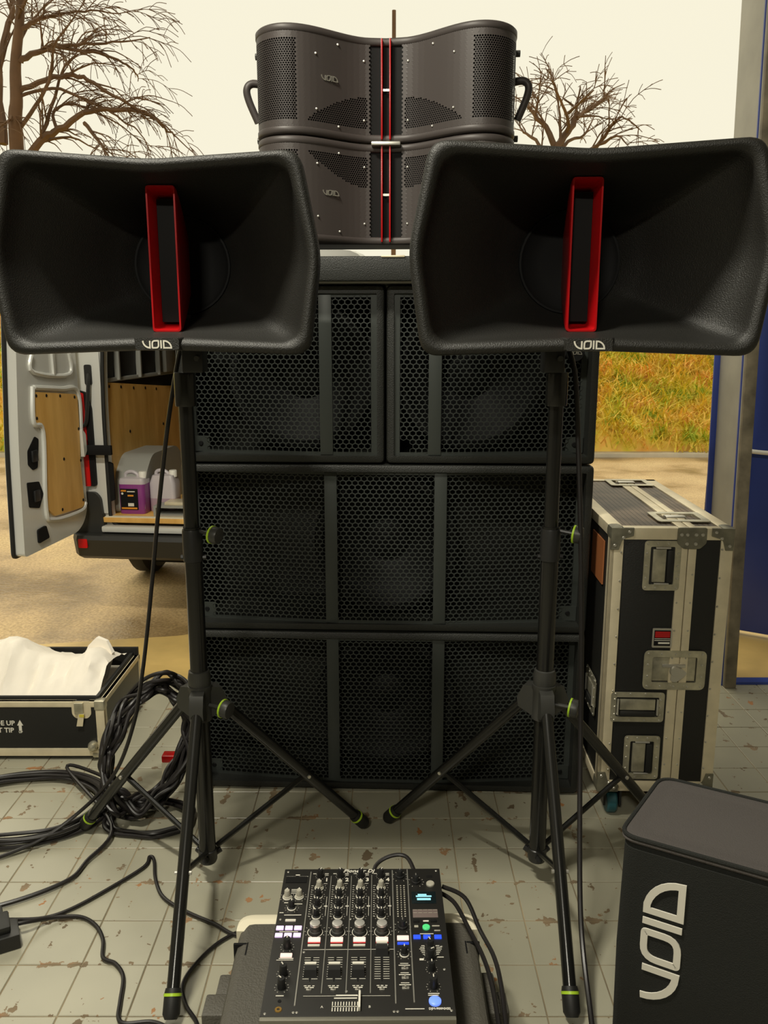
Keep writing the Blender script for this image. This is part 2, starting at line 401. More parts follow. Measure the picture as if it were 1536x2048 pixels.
# blue door leaf, swung outward
dr = thing('door_1', 'blue metal side door standing open outside', 'door', (1.55, 3.98, 0), math.atan2(-.10, .16)); del dr['category']; struct(dr)
MB().box(0, .95, 0, .05, .02, 2.02, .004).build('door_leaf', 'blue', dr)
hd = MB(); hd.lathe([(.0, -.012), (.026, -.012), (.028, -.004), (.028, 0)], (.160, 0, .905), 'y', 20)
hd.tube(spline([(.160, 0, .905), (.160, -.05, .905), (.175, -.06, .903), (.225, -.062, .90), (.29, -.060, .898)], 5), .010, 10)
lab(hd.build('door_handle', 'capw', dr), 'white lever handle')
pl = MB(); pl.prism(rrect(.135, .185, .745, .84, .024, 6), -.008, 0, 'xz')
pp = lab(pl.build('lock_plate', 'capw', dr), 'white oval lock plate')
MB().cyl((.160, -.014, .765), (.160, -.004, .765), .011, n=14).build('cylinder', 'silver', pp)
MB().box(.147, .173, -.010, -.004, .80, .825).build('keyhole', 'dark', pp)
# yard
yard = MB(); yard.box(-14, 14, 3.32, 10.4, -.2, -.012)
struct(yard.build('ground', 'ground', smooth=False))
ap = MB(); ap.prism([(-3.4, 3.32), (3.4, 3.32), (3.4, 4.25), (-.3, 4.18), (-1.0, 3.86), (-3.4, 3.42)], -.03, -.004)
struct(ap.build('path', 'apron', smooth=False))
kb = MB(); kb.box(-14, 14, 9.9, 10.15, -.1, .035, .01); struct(kb.build('kerb', 'concrete'))
def bank_z(x, y):
    t = min(max((y - 10.0) / 4.6, 0), 1)
    return 2.45 * (t ** 0.85) + .06 * math.sin(x * 1.7 + y) + .05 * math.sin(x * .6 - 1.3 * y) + .0
nx, ny = 70, 26; vs = []; fs = []
for j in range(ny + 1):
    for i in range(nx + 1):
        x = -14 + 28 * i / nx; y = 10.05 + 14 * (j / ny) ** 1.6; vs.append((x, y, bank_z(x, y) if j else -.15))
for j in range(ny):
    for i in range(nx): a = j * (nx + 1) + i; fs.append((a, a + 1, a + nx + 2, a + nx + 1))
bk = struct(raw('hill', vs, fs, 'grass'))
rg = np.random.RandomState(4)
def blades(n, x0, x1, y0, y1, hmin, hmax, w):
    X = rg.uniform(x0, x1, n); Y = y0 + (y1 - y0) * rg.uniform(0, 1, n); az = rg.uniform(0, 2 * PI, n); hh = rg.uniform(hmin, hmax, n)
    ln = rg.uniform(.55, 1.25, n); vs = np.zeros((n, 5, 3))
    Z = np.array([bank_z(a, b) for a, b in zip(X, Y)]) - .02
    dx, dy = np.cos(az), np.sin(az); px, py = -dy * w / 2, dx * w / 2
    for k, (t, wk) in enumerate(((0, 1), (0.55, .8), (1, 0))):
        ox = dx * ln * hh * t * t * 1.1; oy = dy * ln * hh * t * t * 1.1 - .15 * hh * t; oz = hh * (t - .45 * ln * t * t)
        if k < 2:
            vs[:, 2 * k] = np.stack([X + ox + px * wk, Y + oy + py * wk, Z + oz], 1); vs[:, 2 * k + 1] = np.stack([X + ox - px * wk, Y + oy - py * wk, Z + oz], 1)
        else: vs[:, 4] = np.stack([X + ox, Y + oy, Z + oz], 1)
    fs = []
    for i in range(n):
        o = i * 5; fs += [(o, o + 1, o + 3, o + 2), (o + 2, o + 3, o + 4)]
    return vs.reshape(-1, 3).tolist(), fs
gv, gf = blades(16000, 1.5, 7.0, 10.0, 14.2, .12, .42, .022)
g2, f2 = blades(7000, -9.0, -3.5, 10.0, 14.2, .15, .45, .03)
gf += [tuple(i + len(gv) for i in f) for f in f2]; gv += g2
g3, f3 = blades(4000, -3.5, 1.5, 10.0, 14.2, .15, .45, .04)
gf += [tuple(i + len(gv) for i in f) for f in f3]; gv += g3
stuff(raw('grass', gv, gf, 'grass', bk))

# ================================================================== TREES
def branch(mb, pts, r0, r1, rn, twigs=6, tl=.9, depth=2, droop=.0, n=5):
    P = spline(pts, 4); m = len(P)
    P = [p + Vector((rn.uniform(-1, 1), rn.uniform(-1, 1), rn.uniform(-1, 1))) * r0 * .35 if 0 < i else p for i, p in enumerate(P)]
    mb.tube(P, [r0 + (r1 - r0) * i / (m - 1) for i in range(m)], n)
    if depth <= 0: return
    for k in range(twigs):
        t = rn.uniform(.15, 1); i = min(int(t * (m - 1)), m - 2); d = (P[i + 1] - P[i]).normalized()
        side = Vector((rn.uniform(-1, 1), rn.uniform(-1, 1), rn.uniform(-.7, .9))); q = (d * 1.1 + side * .9).normalized()
        L_ = tl * rn.uniform(.5, 1.1); r_ = max((r0 + (r1 - r0) * t) * .5, .004)
        a = P[i]; b = a + q * L_ * .5 + Vector((0, 0, rn.uniform(0, .08) * L_)); c = b + (q + Vector((0, 0, -droop - rn.uniform(0, .3)))).normalized() * L_ * .55
        branch(mb, [a, b, c], r_, .0045, rn, max(2, int(twigs * .75)), tl * .5, depth - 1, droop, 4)
def ray_at(x, y, dist):
    c, s = math.cos(R(12)), math.sin(R(12)); u = (x - 768) / 1680; v = -(y - 1024) / 1680
    k = dist / (c + v * s); return Vector((u * k, dist, 1.43 + (v * c - s) * k))
def limbs(lst, org, sc, dist, rn):
    out = []
    for r0, r1, pts in lst:
        dd = dist + rn.uniform(-.8, .8)
        out.append((r0, r1, [ray_at(org[0] + a / sc, org[1] + b / sc, dist + (dd - dist) * i / max(1, len(pts) - 1)) for i, (a, b) in enumerate(pts)]))
    return out
rn = random.Random(11)
t1 = thing('tree', 'large bare tree with drooping twigs behind the van', 'tree', (-5.0, 12.2, bank_z(-5, 12.2) - .1))
inv = Matrix.Translation(-Vector(t1.location))
tr = MB()
D1 = 12.2
base = Vector(t1.location)
tr.tube(spline([base, ray_at(33, 290, D1), ray_at(33, 200, D1), ray_at(31, 130, D1), ray_at(40, 30, D1), ray_at(44, -90, D1), ray_at(52, -260, D1)], 5), [.105 - .07 * i / 30 for i in range(31)], 10)
tr.build('trunk', 'bark', t1, xf=inv)
br = MB()
L1 = limbs([(.035, .006, [(110, 180), (200, 120), (270, 95), (400, 75), (560, 60), (690, 85)]),
            (.045, .007, [(115, 350), (200, 300), (310, 260), (480, 250), (640, 240), (850, 220)]),
            (.030, .006, [(310, 260), (450, 290), (560, 300), (700, 360), (770, 410), (785, 460)]),
            (.040, .006, [(110, 520), (260, 450), (420, 430), (500, 455), (620, 530), (740, 600), (850, 650), (940, 720), (1100, 870)]),
            (.060, .008, [(110, 960), (230, 810), (330, 740), (480, 640), (640, 620), (820, 640), (960, 740), (1000, 780)]),
            (.035, .008, [(170, 940), (250, 750), (310, 560), (370, 380), (450, 310)]),
            (.030, .006, [(120, 720), (230, 560), (290, 420), (310, 250), (400, 130), (480, 20)]),
            (.025, .005, [(110, 550), (300, 500), (450, 550), (600, 620), (720, 700), (800, 760), (860, 880)]),
            (.025, .005, [(330, 740), (300, 640), (400, 590), (560, 650), (700, 720), (850, 860)]),
            (.03, .006, [(110, 240), (160, 150), (230, 60), (350, -40)]),
            (.03, .006, [(100, 120), (130, 30), (200, -60), (330, -120)]),
            (.03, .006, [(85, 650), (40, 690), (-60, 760)]),
            (.03, .006, [(480, 700), (560, 800), (600, 860), (640, 950)]),
            (.06, .03, [(20, 820), (-10, 500), (10, 300), (60, 80), (80, -60)])], (0, 0), 2.844, D1, rn)
for r0, r1, pts in L1: branch(br, [inv @ p for p in pts], r0, r1, rn, 9, .75, 2, .35)
br.build('branches', 'bark', t1)
t2 = thing('tree', 'small bare spreading tree with orange twigs beyond the right-hand monitor', 'tree', (2.75, 12.6, bank_z(2.75, 12.6) - .1))
inv = Matrix.Translation(-Vector(t2.location)); D2 = 12.6
tr = MB(); tr.tube(spline([Vector(t2.location), ray_at(1112, 420, D2), ray_at(1109, 300, D2)], 5), .085, 8); tr.build('trunk', 'bark', t2, xf=inv)
br = MB()
L2 = limbs([(.05, .01, [(270, 600), (230, 480), (150, 390), (115, 330), (100, 300)]), (.06, .012, [(275, 600), (340, 490), (400, 400), (440, 370), (560, 290), (565, 260)]),
            (.03, .008, [(340, 490), (350, 430), (310, 330), (270, 220), (240, 170)]), (.025, .006, [(300, 540), (300, 420), (285, 300), (265, 200)]),
            (.03, .006, [(430, 620), (560, 550), (640, 515), (710, 565)]), (.03, .006, [(500, 600), (580, 490), (620, 430), (670, 400), (740, 440)]),
            (.03, .006, [(300, 600), (360, 530), (430, 520), (480, 440), (500, 400)]), (.03, .006, [(200, 600), (130, 520), (70, 480), (50, 400)]),
            (.025, .006, [(400, 400), (460, 350), (520, 310), (560, 290)]), (.025, .006, [(340, 380), (430, 300), (500, 240)]),
            (.025, .006, [(150, 390), (165, 300), (165, 270)])], (1020, 100), 2.977, D2, rn)
for r0, r1, pts in L2: branch(br, [inv @ p for p in pts], r0, r1, rn, 7, .5, 2, .1)
br.build('branches', 'bark', t2)
pst = MB(); pst.cyl((.118, 10.9, .45), (.118, 10.9, 5.15), .035, .024, 10)
tag(pst.build('lamp_post', 'bark'), 'thin brown post rising behind the line array', 'post')

# ================================================================== SUBWOOFER STACK
def hex_sheet(x0, x1, z0, z1, px, pz, hole, yfun, t=0.002, skip=None, solid=None):
    vs = []; fs = []
    hexv = [(0, 2 / 3 * pz), (px / 2, pz / 3), (px / 2, -pz / 3), (0, -2 / 3 * pz), (-px / 2, -pz / 3), (-px / 2, pz / 3)]
    nz = int((z1 - z0) / pz) + 1; nxx = int((x1 - x0) / px) + 1
    ox = (x1 - x0 - (nxx - 1) * px) / 2 + x0; oz = (z1 - z0 - (nz - 1) * pz) / 2 + z0
    for j in range(nz):
        for i in range(nxx - (j % 2)):
            cx = ox + i * px + (px / 2 if j % 2 else 0); cz = oz + j * pz
            if skip and skip(cx, cz): continue
            o = len(vs)
            P = [(cx + a, cz + b) for a, b in hexv]
            if solid and solid(cx, cz):
                vs += [yfun(a, b, 0) for a, b in P]; fs.append(tuple(range(o, o + 6))); continue
            Q = [(cx + a * hole, cz + b * hole) for a, b in hexv]
            vs += [yfun(a, b, 0) for a, b in P] + [yfun(a, b, 0) for a, b in Q] + [yfun(a, b, t) for a, b in Q]
            for k in range(6):
                l = (k + 1) % 6
                fs += [(o + k, o + l, o + 6 + l, o + 6 + k), (o + 6 + k, o + 6 + l, o + 12 + l, o + 12 + k)]
    return vs, fs
def rect_ring(x0, x1, z0, z1, y, r): return [(a, y, b) for a, b in rrect(x0, x1, z0, z1, r, 4)]
def shell(W, Hh, Dp, wall=.022):
    mb = MB(); a = W / 2
    rings = [rect_ring(-a + .02, a - .02, .02, Hh - .02, Dp, .012), rect_ring(-a, a, 0, Hh, Dp - .015, .015), rect_ring(-a, a, 0, Hh, .010, .015),
             rect_ring(-a + .003, a - .003, .003, Hh - .003, .003, .013), rect_ring(-a + .009, a - .009, .009, Hh - .009, 0, .010),
             rect_ring(-a + wall, a - wall, wall, Hh - wall, 0, .004), rect_ring(-a + wall, a - wall, wall, Hh - wall, .05, .004),
             rect_ring(-a + wall, a - wall, wall, Hh - wall, .30, .004)]
    mb.loft(rings, True, True); return mb
def subwoofer(label, W, Hh, Dp, loc, half=None):
    t = thing('subwoofer', label, 'speaker', loc, STACK_RZ, 'subwoofers of the main stack')
    shell(W, Hh, Dp).build('cabinet', 'cab', t)
    a = W / 2 - .022; wl = .022
    if half is None: bars = [-.163, .163]; cx = 0
    elif half == 'L': bars = [W / 2 - .17]; cx = W / 2 - .09
    else: bars = [-W / 2 + .14]; cx = -W / 2 + .07
    def prof(x):
        if half is None: return .010 + max(0, abs(x) - .17) * .10
        if half == 'L': return .010 + max(0, bars[0] - x) * .13
        return .010 + max(0, x - bars[0]) * .13
    yf = lambda x, z, q: (x, prof(x) + q, z)
    sk = lambda x, z: any(abs(x - b) < .021 for b in bars) or (z < wl + .045 and min(abs(x + a), abs(x - a)) < .05 and half != 'L') or (half == 'L' and z < wl + .045 and x + a < .05)
    vs, fs = hex_sheet(-a + .012, a - .012, wl + .012, Hh - wl - .008, .0180, .0128, .82, yf, .003, sk)
    gr = stuff(raw('grille', vs, fs, 'grille', t))
    for b in bars: MB().box(b - .0185, b + .0185, prof(b) - .0015, prof(b) + .003, wl + .002, Hh - wl - .002, .0008).build('grille_bar', 'grille', t)
    ed = MB()
    for x in (-a, a):
        y = prof(x); ed.box(min(x, x - math.copysign(.017, x)), max(x, x - math.copysign(.017, x)), y - .001, y + .003, wl, Hh - wl)
    n = 8
    for zz in (wl, Hh - wl - .010):
        for k in range(n):
            xa, xb = -a + 2 * a * k / n, -a + 2 * a * (k + 1) / n
            ed.add([(xa, prof(xa), zz), (xb, prof(xb), zz), (xb, prof(xb), zz + .010), (xa, prof(xa), zz + .010)], [(0, 1, 2, 3)])
    ed.build('grille_edge', 'grille', t)
    for sx in ((-1, 1) if half is None else ((-1,) if half == 'L' else (1,))):
        x = sx * (a - .028); y = prof(x)
        pm = MB().box(x - .026, x + .026, y - .001, y + .003, wl + .004, wl + .050).build('corner_tab', 'grille', t)
        MB().lathe([(.0, y - .004), (.006, y - .004), (.0075, y - .001)], (x, 0, wl + .028), 'y', 12).build('screw', 'dark', pm)
    dv = MB(); zc = Hh / 2; rr = min(.225, Hh / 2 - .03)
    dv.lathe([(rr, .10), (rr - .005, .085), (rr - .025, .085), (rr - .035, .095), (.07, .16), (.065, .15), (.03, .135), (.001, .13)], (cx if half is None else cx * .25, 0, zc), 'y', 40)
    dv.build('driver', 'cone', t)
    return t
STACK_RZ = R(-2.2)
def stk(x, y, z):
    c, s = math.cos(STACK_RZ), math.sin(STACK_RZ); return (.004 + x * c - y * s, 2.432 + x * s + y * c, z)
s1 = subwoofer('wide black subwoofer with honeycomb grille standing on the floor, lowest of the stack', 1.215, .529, .80, stk(0, 0, .008))
ft = MB().box(-.56, -.44, .03, .10, -.008, 0.002, .002).build('foot', 'rubber', s1)
for x, y in ((1.0, 0), (0, .62), (1.0, .62)): share(ft, s1, (x, y, 0))
s2 = subwoofer('wide black subwoofer with honeycomb grille in the middle of the stack', 1.215, .514, .80, stk(0, 0, .540))
s3 = subwoofer('half-width black subwoofer on the stack behind the left tripod monitor', .604, .504, .80, stk(-.3045, 0, 1.058), 'L')
s4 = subwoofer('half-width black subwoofer with round badge, behind the right tripod monitor', .604, .504, .80, stk(.3045, 0, 1.058), 'R')
bd = MB(); bd.lathe([(.0, .030), (.024, .030), (.026, .034), (.026, .05)], (.238, .0, .318), 'y', 28)
b_ = lab(bd.build('badge', 'dark', s4), 'round black badge')
lab(logo(.036, -.001, .001).build('badge_logo', 'silver', b_, xf=Matrix.Translation((.238, .0295, .318))), 'pale VOID lettering')
# plinth under the line array
pt = thing('plinth', 'low black board box between the subwoofers and the line array', 'box', stk(0, -.06, 1.566), STACK_RZ)
MB().box(-.45, .45, 0, .66, 0.004, .070, .008).build('body', 'cab', pt)
MB().box(-.44, .44, .02, .64, 0, .006).build('base', 'silver', pt)
MB().box(-.01, .055, -.003, .05, .066, .0715, .002).build('handle_plate', 'alu', pt)
# line array cabinets
def arc_profile(off=0.0, n=14):
    half = [(0, .128)]
    half += [(.040, .123)]
    for k in range(1, n + 1):
        t = k / n; x = .040 + (.255 - .040) * t; half.append((x, .123 - .123 * (.5 - .5 * math.cos(PI * t)) ** .85))
    for k in range(1, n + 1):
        a = PI / 2 * k / n; half.append((.255 + .093 * math.sin(a), .105 - .105 * math.cos(a)))
    half += [(.348, .16), (.325, .27)]
    P = half + [(-x, y) for x, y in reversed(half[1:])]
    if off: # move inwards
        q = []
        m = len(P)
        for i in range(m):
            d = Vector(P[(i + 1) % m]) - Vector(P[i - 1]); d.normalize(); q.append((P[i][0] - d.y * off, P[i][1] + d.x * off))
        P = q
    return P
def line_array(label, loc, faded):
    t = thing('line_array_cabinet', label, 'speaker', loc, STACK_RZ, 'line array cabinets on top of the stack')
    Hh = .264; bodyp = arc_profile(.008); out = arc_profile(0)
    MB().prism(bodyp, .004, Hh - .004).build('body', 'dark', t, ang=30)
    for z0 in (0, Hh - .020):
        mb = MB(); inn = arc_profile(.004)
        mb.loft([[(x, y, z0) for x, y in inn], [(x, y, z0 + .004) for x, y in out], [(x, y, z0 + .016) for x, y in out], [(x, y, z0 + .020) for x, y in inn]])
        mb.build('rim', 'arc', t, ang=50)
    n = len(out) // 2
    fr = [(x, y) for x, y in out if y < .2]
    half = arc_profile(.002); half = [p for p in half[1:(len(half) + 1) // 2] if p[0] > .036 and p[1] < .35]
    ac = [0]
    for i in range(1, len(half)): ac.append(ac[-1] + math.dist(half[i], half[i - 1]))
    def at(s):
        s = min(max(s, 0), ac[-1] - 1e-6); i = max(k for k in range(len(ac) - 1) if ac[k] <= s)
        f = (s - ac[i]) / (ac[i + 1] - ac[i]); return half[i][0] + f * (half[i + 1][0] - half[i][0]), half[i][1] + f * (half[i + 1][1] - half[i][1])
    def solid(s, z):
        if s < .012 or z < .033 or z > Hh - .033: return True
        if s > .225 and s < .40: return False
        if .43 < s: return False
        lo = z if not flip else Hh - z
        u = (s - .012) / .185
        return not (0 < u < 1 and lo < .040 + .075 * (1 - u ** 1.6))
    flip = faded
    for sx in (-1, 1):
        yf = lambda s, z, q: (sx * at(s)[0], at(s)[1] + q, z)
        vs, fs = hex_sheet(.004, ac[-1] - .004, .020, Hh - .020, .0068, .0053, .74, yf, .002, None, solid)
        stuff(raw('grille', vs, fs, 'arc', t))
        for (s, z) in ((.020, .055), (.020, Hh - .06), (.17, .065), (.17, Hh - .065), (.10, .030), (.10, Hh - .032)):
            x, y = at(s); o = MB(); o.lathe([(.0, y - .0035), (.0026, y - .003), (.0034, y - .0005)], (sx * x, 0, z), 'y', 8); o.build('screw', 'silver', t)
    # red slot
    rd = MB()
    for x0, x1 in ((-.0135, -.009), (.009, .0135)): rd.box(x0, x1, .112, .16, .006, Hh - .006, .0008)
    rd.build('slot_liner', 'red', t)
    lab(MB().box(-.010, .010, .121, .125, Hh * .5 - .003, Hh * .5 + .003).build('slot_bridge', 'silver', t), 'pale cross bar in the red slot')
    if faded: MB().box(-.040, .040, .104, .126, Hh - .006, Hh + .004, .003).build('joint_bar', 'silver', t)
    # side hardware
    for sx in (-1, 1):
        hb = MB()
        hb.tube([Vector((sx * a, b, c)) for a, b, c in spline([(.335, .20, .165), (.375, .19, .170), (.392, .185, .155), (.388, .19, .125), (.365, .20, .07)], 6)], .0105, 10)
        hb.build('handle', 'arc', t)
        for z in (.022, Hh - .022):
            o = MB(); o.cyl((sx * .33, .20, z), (sx * .362, .20, z), .005, n=8); o.cyl((sx * .356, .20, z), (sx * .368, .20, z), .009, n=8)
            o.build('link_pin', 'hub', t)
        MB().box(min(sx * .338, sx * .346), max(sx * .338, sx * .346), .17, .23, .01, Hh - .01).build('link_plate', 'hub', t)
    i = at(.128)
    lg = logo(.050, -.0016, .0006, w=.19)
    xf = Matrix.Translation((-i[0], i[1] - .0015, .128 if faded else .145)) @ Matrix.Rotation(R(36), 4, 'Z')
    lab(lg.build('logo', 'silver', t, xf=xf), 'pale VOID lettering')
    return t
a1 = line_array('lower of two curved black line array cabinets with red centre slot', stk(0, -.085, 1.675), True)
fm = MB()
f0 = MB().box(-.28, -.25, .07, .10, -.039, 0.006, .003).build('foot', 'rubber', a1)
for x, y in ((.53, 0), (.0, .14), (.53, .14)): share(f0, a1, (x, y, 0))
a2 = line_array('topmost curved black line array cabinet with red centre slot', stk(0, -.085, 1.944), False)

# ================================================================== TRIPOD MONITORS
def resample(P, angs):
    P = [Vector(p) for p in P]; out = []
    for a in angs:
        d = Vector((math.cos(a), math.sin(a))); best = None
        for i in range(len(P)):
            p, q = P[i], P[(i + 1) % len(P)]; e = q - p
            den = d.x * e.y - d.y * e.x
            if abs(den) < 1e-12: continue
            t = (p.x * e.y - p.y * e.x) / den; u = (p.x * d.y - p.y * d.x) / den
            if t > 0 and -1e-6 <= u <= 1 + 1e-6: best = t if best is None else max(best, t)
        out.append((d.x * best, d.y * best))
    return out
NA = 120
def horn(label, loc, rz, grp, y0=-.33, sx=1):
    t = thing('horn_loudspeaker', label, 'speaker', loc, rz, grp)
    zc = .189
    poly = [(.294, .193), (0, .174), (-.294, .193), (-.333, .0), (-.307, -.187), (0, -.176), (.307, -.187), (.333, .0)]
    poly = [(a * sx, b) for a, b in poly]
    rim = fillet(poly, [.04, .25, .04, .10, .04, .25, .04, .10], 7)
    # even samples with more points at the corners
    angs = sorted(set([2 * PI * k / NA for k in range(NA)] + [math.atan2(b, a) % (2 * PI) for a, b in rim]))
    E_ = resample(rim, angs)
    thr = [(math.cos(a), math.sin(a)) for a in angs]
    def ring(sc, y, mix=0, rad=.1, insetx=None):
        out = []
        for (ex, ez), (cx, cz) in zip(E_, thr):
            if insetx is not None:
                l = math.hypot(ex, ez); ex2, ez2 = ex * (1 - insetx / abs(l)), ez * (1 - insetx / abs(l))
            else: ex2, ez2 = ex * sc, ez * sc
            out.append((ex2 * (1 - mix) + cx * rad * mix, y0 + y, zc + ez2 * (1 - mix) + cz * rad * mix))
        return out
    def inset(d, y): return [(x, y0 + y, zc + z) for x, z in resample(fillet([(a - math.copysign(d, a) if a else 0, b - math.copysign(d, b) if b else 0) for a, b in poly], .035, 7), angs)]
    rings = [ring(1, .262, 1, .03), ring(1, .262, 1, .098), ring(1, .250, 1, .105)]
    tp_ = MB(); tp_.lathe([(.0, .262), (.06, .258), (.092, .2525), (.100, .246), (.104, .246), (.106, .252)], (0, y0, zc), 'y', 40); tp_.build('throat_ring', 'dark', t)
    for k in range(1, 9):
        f = k / 9; rings.append([tuple(np.array(a) * (1 - q) + np.array(b) * q) for a, b, q in zip(ring(1, .250 - .225 * f, 1, .11), inset(.026, .250 - .220 * f), [f ** 0.92] * len(angs))])
    rings += [inset(.026, .022), inset(.0245, .011), inset(.020, .004), inset(.014, .0005), inset(.010, 0), inset(.004, .003), inset(.001, .008), inset(0, .014), inset(0, .035), inset(.006, .05)]
    for k, (q, y, rad) in enumerate(((.15, .10, .15), (.45, .18, .14), (.8, .27, .13), (1, .34, .12), (1, .43, .115), (1, .445, .10))):
        rings.append(ring(.95, y, q, rad))
    MB().loft(rings, True, True).build('horn_shell', 'horn', t, ang=50)
    # red diffuser, slot at the front growing into a round throat body
    w2, h2 = .0295, .141
    sl = rrect(-w2, w2, -h2, h2, .007, 4); an2 = [math.atan2(b, a) for a, b in sl]
    circ = [(.060 * math.cos(a), .060 * math.sin(a)) for a in an2]
    def sring(d, y, f, scx=1, scz=1): return [((a - math.copysign(min(d, abs(a)), a)) * scx * (1 - f) + c_ * f, y0 + y, zc - .0015 + (b - math.copysign(min(d, abs(b)), b)) * scz * (1 - f) + e_ * f) for (a, b), (c_, e_) in zip(sl, circ)]
    rr = [sring(0, .262, 1)]
    for f in (.8, .6, .4, .2, .08): rr.append(sring(0, .085 + .175 * f, f ** 1.2))
    rr += [sring(0, .082, 0), sring(.001, .079, 0), sring(.004, .079, 0), sring(.005, .082, 0), sring(.010, .112, 0, 1, 1), sring(.016, .142, 0, 1, 1)]
    df = lab(MB().loft(rr, True, True).build('diffuser', 'red', t, ang=45), 'glossy red vertical slot diffuser')
    MB().box(-.0175, .0175, y0 + .118, y0 + .141, zc - .004 - .118, zc - .004 + .122).build('slot_shade', 'dark', df)  # black block standing in for the shade deep inside the red slot
    # badge notch and lettering
    bp = MB(); bp.loft([[(a, y0 - .006, zc - .166 + b) for a, b in rrect(-.042, .042, -.010, .0125, .004)], [(a * 1.18, y0 + .012, zc - .166 + b * 1.15) for a, b in rrect(-.042, .042, -.010, .0125, .004)]])
    bp = bp.build('badge_plate', 'horn', t)
    lab(logo(.056, -.0006, .0008).build('badge_logo', 'white', bp, xf=Matrix.Translation((0, y0 - .0063, zc - .1655))), 'white VOID lettering')
    # mounting socket under the body
    mk = MB(); mk.box(-.024, .024, -.032, .032, -.045, .02, .004); mk.box(-.017, .017, -.10, .10, .012, .085, .004)
    mk.build('mount_bracket', 'plastic', t)
    MB().lathe([(.0, -.041), (.006, -.041), (.007, -.037), (.007, -.03)], (.012, 0, -.012), 'y', 10).build('mount_bolt', 'hub', t)
    return t
GM = 'tripod mounted horn monitors'
h1 = horn('black horn loudspeaker with red slot on the left tripod stand', (-.441, 1.99, 1.386), R(.5), GM, -.33, .955)
h2 = horn('black horn loudspeaker with red slot on the right tripod stand', (.393, 1.99, 1.386), R(-2.4), GM, -.42)

def stand(label, loc, az, kx):
    t = thing('tripod_stand', label, 'stand', loc, 0, 'tripod speaker stands')
    MB().lathe([(.0001, .07), (.016, .07), (.0215, .076), (.0215, .97), (.0215, .971)], n=20, cap0=True, cap1=True).build('lower_tube', 'pole', t)
    MB().lathe([(.0175, .96), (.0175, 1.33)], n=20, cap0=True, cap1=True).build('upper_tube', 'pole', t)
    MB().lathe([(.017, 1.262), (.0245, 1.263), (.0255, 1.266), (.0255, 1.335), (.0245, 1.341), (.0, 1.341)], n=24).build('adapter_sleeve', 'pole', t)
    cl = MB(); cl.lathe([(.0215, .885), (.0245, .887), (.0245, .962), (.0235, .966), (.0175, .966)], n=20)
    cl.cyl((.018, -.008, .962), (.052, -.020, .957), .005, n=8); cl.cyl((-.030, 0, .895), (-.022, 0, .895), .006, n=8); cl.cyl((.022, 0, .895), (.032, 0, .895), .006, n=8)
    cl = cl.build('height_collar', 'plastic', t)
    def knob(parent, c, ax, r=.021):
        q = Vector(ax).normalized().to_track_quat('Z', 'Y').to_matrix().to_4x4(); q = Matrix.Translation(c) @ q
        n = 32; rings = []
        for rr_, hh in ((.4, .0), (1, .003), (1, .018), (.9, .023), (.2, .024)):
            rings.append([((r * rr_ * (1 - .04 * (k % 2))) * math.cos(2 * PI * k / n), (r * rr_ * (1 - .04 * (k % 2))) * math.sin(2 * PI * k / n), hh) for k in range(n)])
        k_ = MB().loft(rings).build('knob', 'hub', parent, xf=q)
        lr = MB(); lr.lathe([(r * .95, .0005), (r * 1.05, .001), (r * 1.05, .0055), (r * .95, .006)], n=28)
        return k_, lab(lr.build('knob_ring', 'lime', parent, xf=q), 'lime green ring')
    knob(cl, (.050, -.020, .957), (.9, -.42, -.1))
    hb = MB(); hb.lathe([(.0215, .558), (.0275, .560), (.0285, .57), (.0285, .585), (.026, .60), (.022, .602)], n=20)
    hb.lathe([(.0215, .468), (.030, .470), (.030, .475), (.0285, .48), (.0285, .545), (.031, .55), (.031, .562), (.0215, .563)], n=20)
    hb.cyl((.02, -.01, .512), (.062, -.026, .510), .005, n=8)
    for a in az:
        ca, sa = math.cos(a), math.sin(a); X = Matrix.Rotation(a, 4, 'Z')
        b = MB(); b.prism([(.022, .475), (.062, .492), (.066, .515), (.05, .552), (.022, .556)], -.017, .017, 'xz')
        hb.add([tuple(X @ Vector(p)) for p in b.v], b.f)
    hb = hb.build('hub', 'hub', t)
    knob(hb, (.060, -.026, .510), (.9, -.42, -.1), .023)
    for a in az:
        ca, sa = math.cos(a), math.sin(a)
        def pp(r_, z): return (ca * r_, sa * r_, z)
        d = Vector((.478 - .052, 0, .016 - .505)); top = Vector((.052, 0, .505))
        at = lambda f: pp(top.x + d.x * f, top.z + d.z * f)
        lg = MB(); lg.tube([at(0), at(.93)], .0145, 14)
        lg = lg.build('leg', 'pole', t)
        fo = MB(); fo.tube([at(.91), at(.925), at(.985), at(1.0)], [.0165, .0185, .0185, .013], 16)
        lab(fo.build('rubber_foot', 'rubber', lg), 'black rubber foot')
        lab(MB().tube([at(.925), at(.934)], .0195, 18).build('foot_ring', 'lime', lg), 'lime green ring')
        b = MB(); b.tube([pp(.024, .10), at(.56)], .0075, 8)
        b.box(-.001, .001, -.001, .001, .1, .102); b.build('brace', 'pole', t)
        q = Vector(at(.56)); nrm = Vector((-sa, ca, 0))
        bo = MB(); bo.tube([q - nrm * .019, q + nrm * .019], .005, 8); bo.build('bolt', 'silver', lg)
    bc = MB(); bc.lathe([(.0, .062), (.022, .063), (.0245, .07), (.0245, .098), (.022, .10)], n=20)
    for a in az: bc.tube([(math.cos(a) * .02, math.sin(a) * .02, .082), (math.cos(a) * .036, math.sin(a) * .036, .088)], .009, 8)
    bc.build('tube_cap', 'plastic', t)
    return t
A0 = [R(150.5), R(30.5), R(-88)]
st1 = stand('black tripod stand under the left horn loudspeaker, lime ringed feet', (-.466, 1.986, 0), A0, 1)
st2 = stand('black tripod stand under the right horn loudspeaker, lime ringed feet', (.406, 1.992, 0), [R(146.5), R(28), R(-91)], 1)

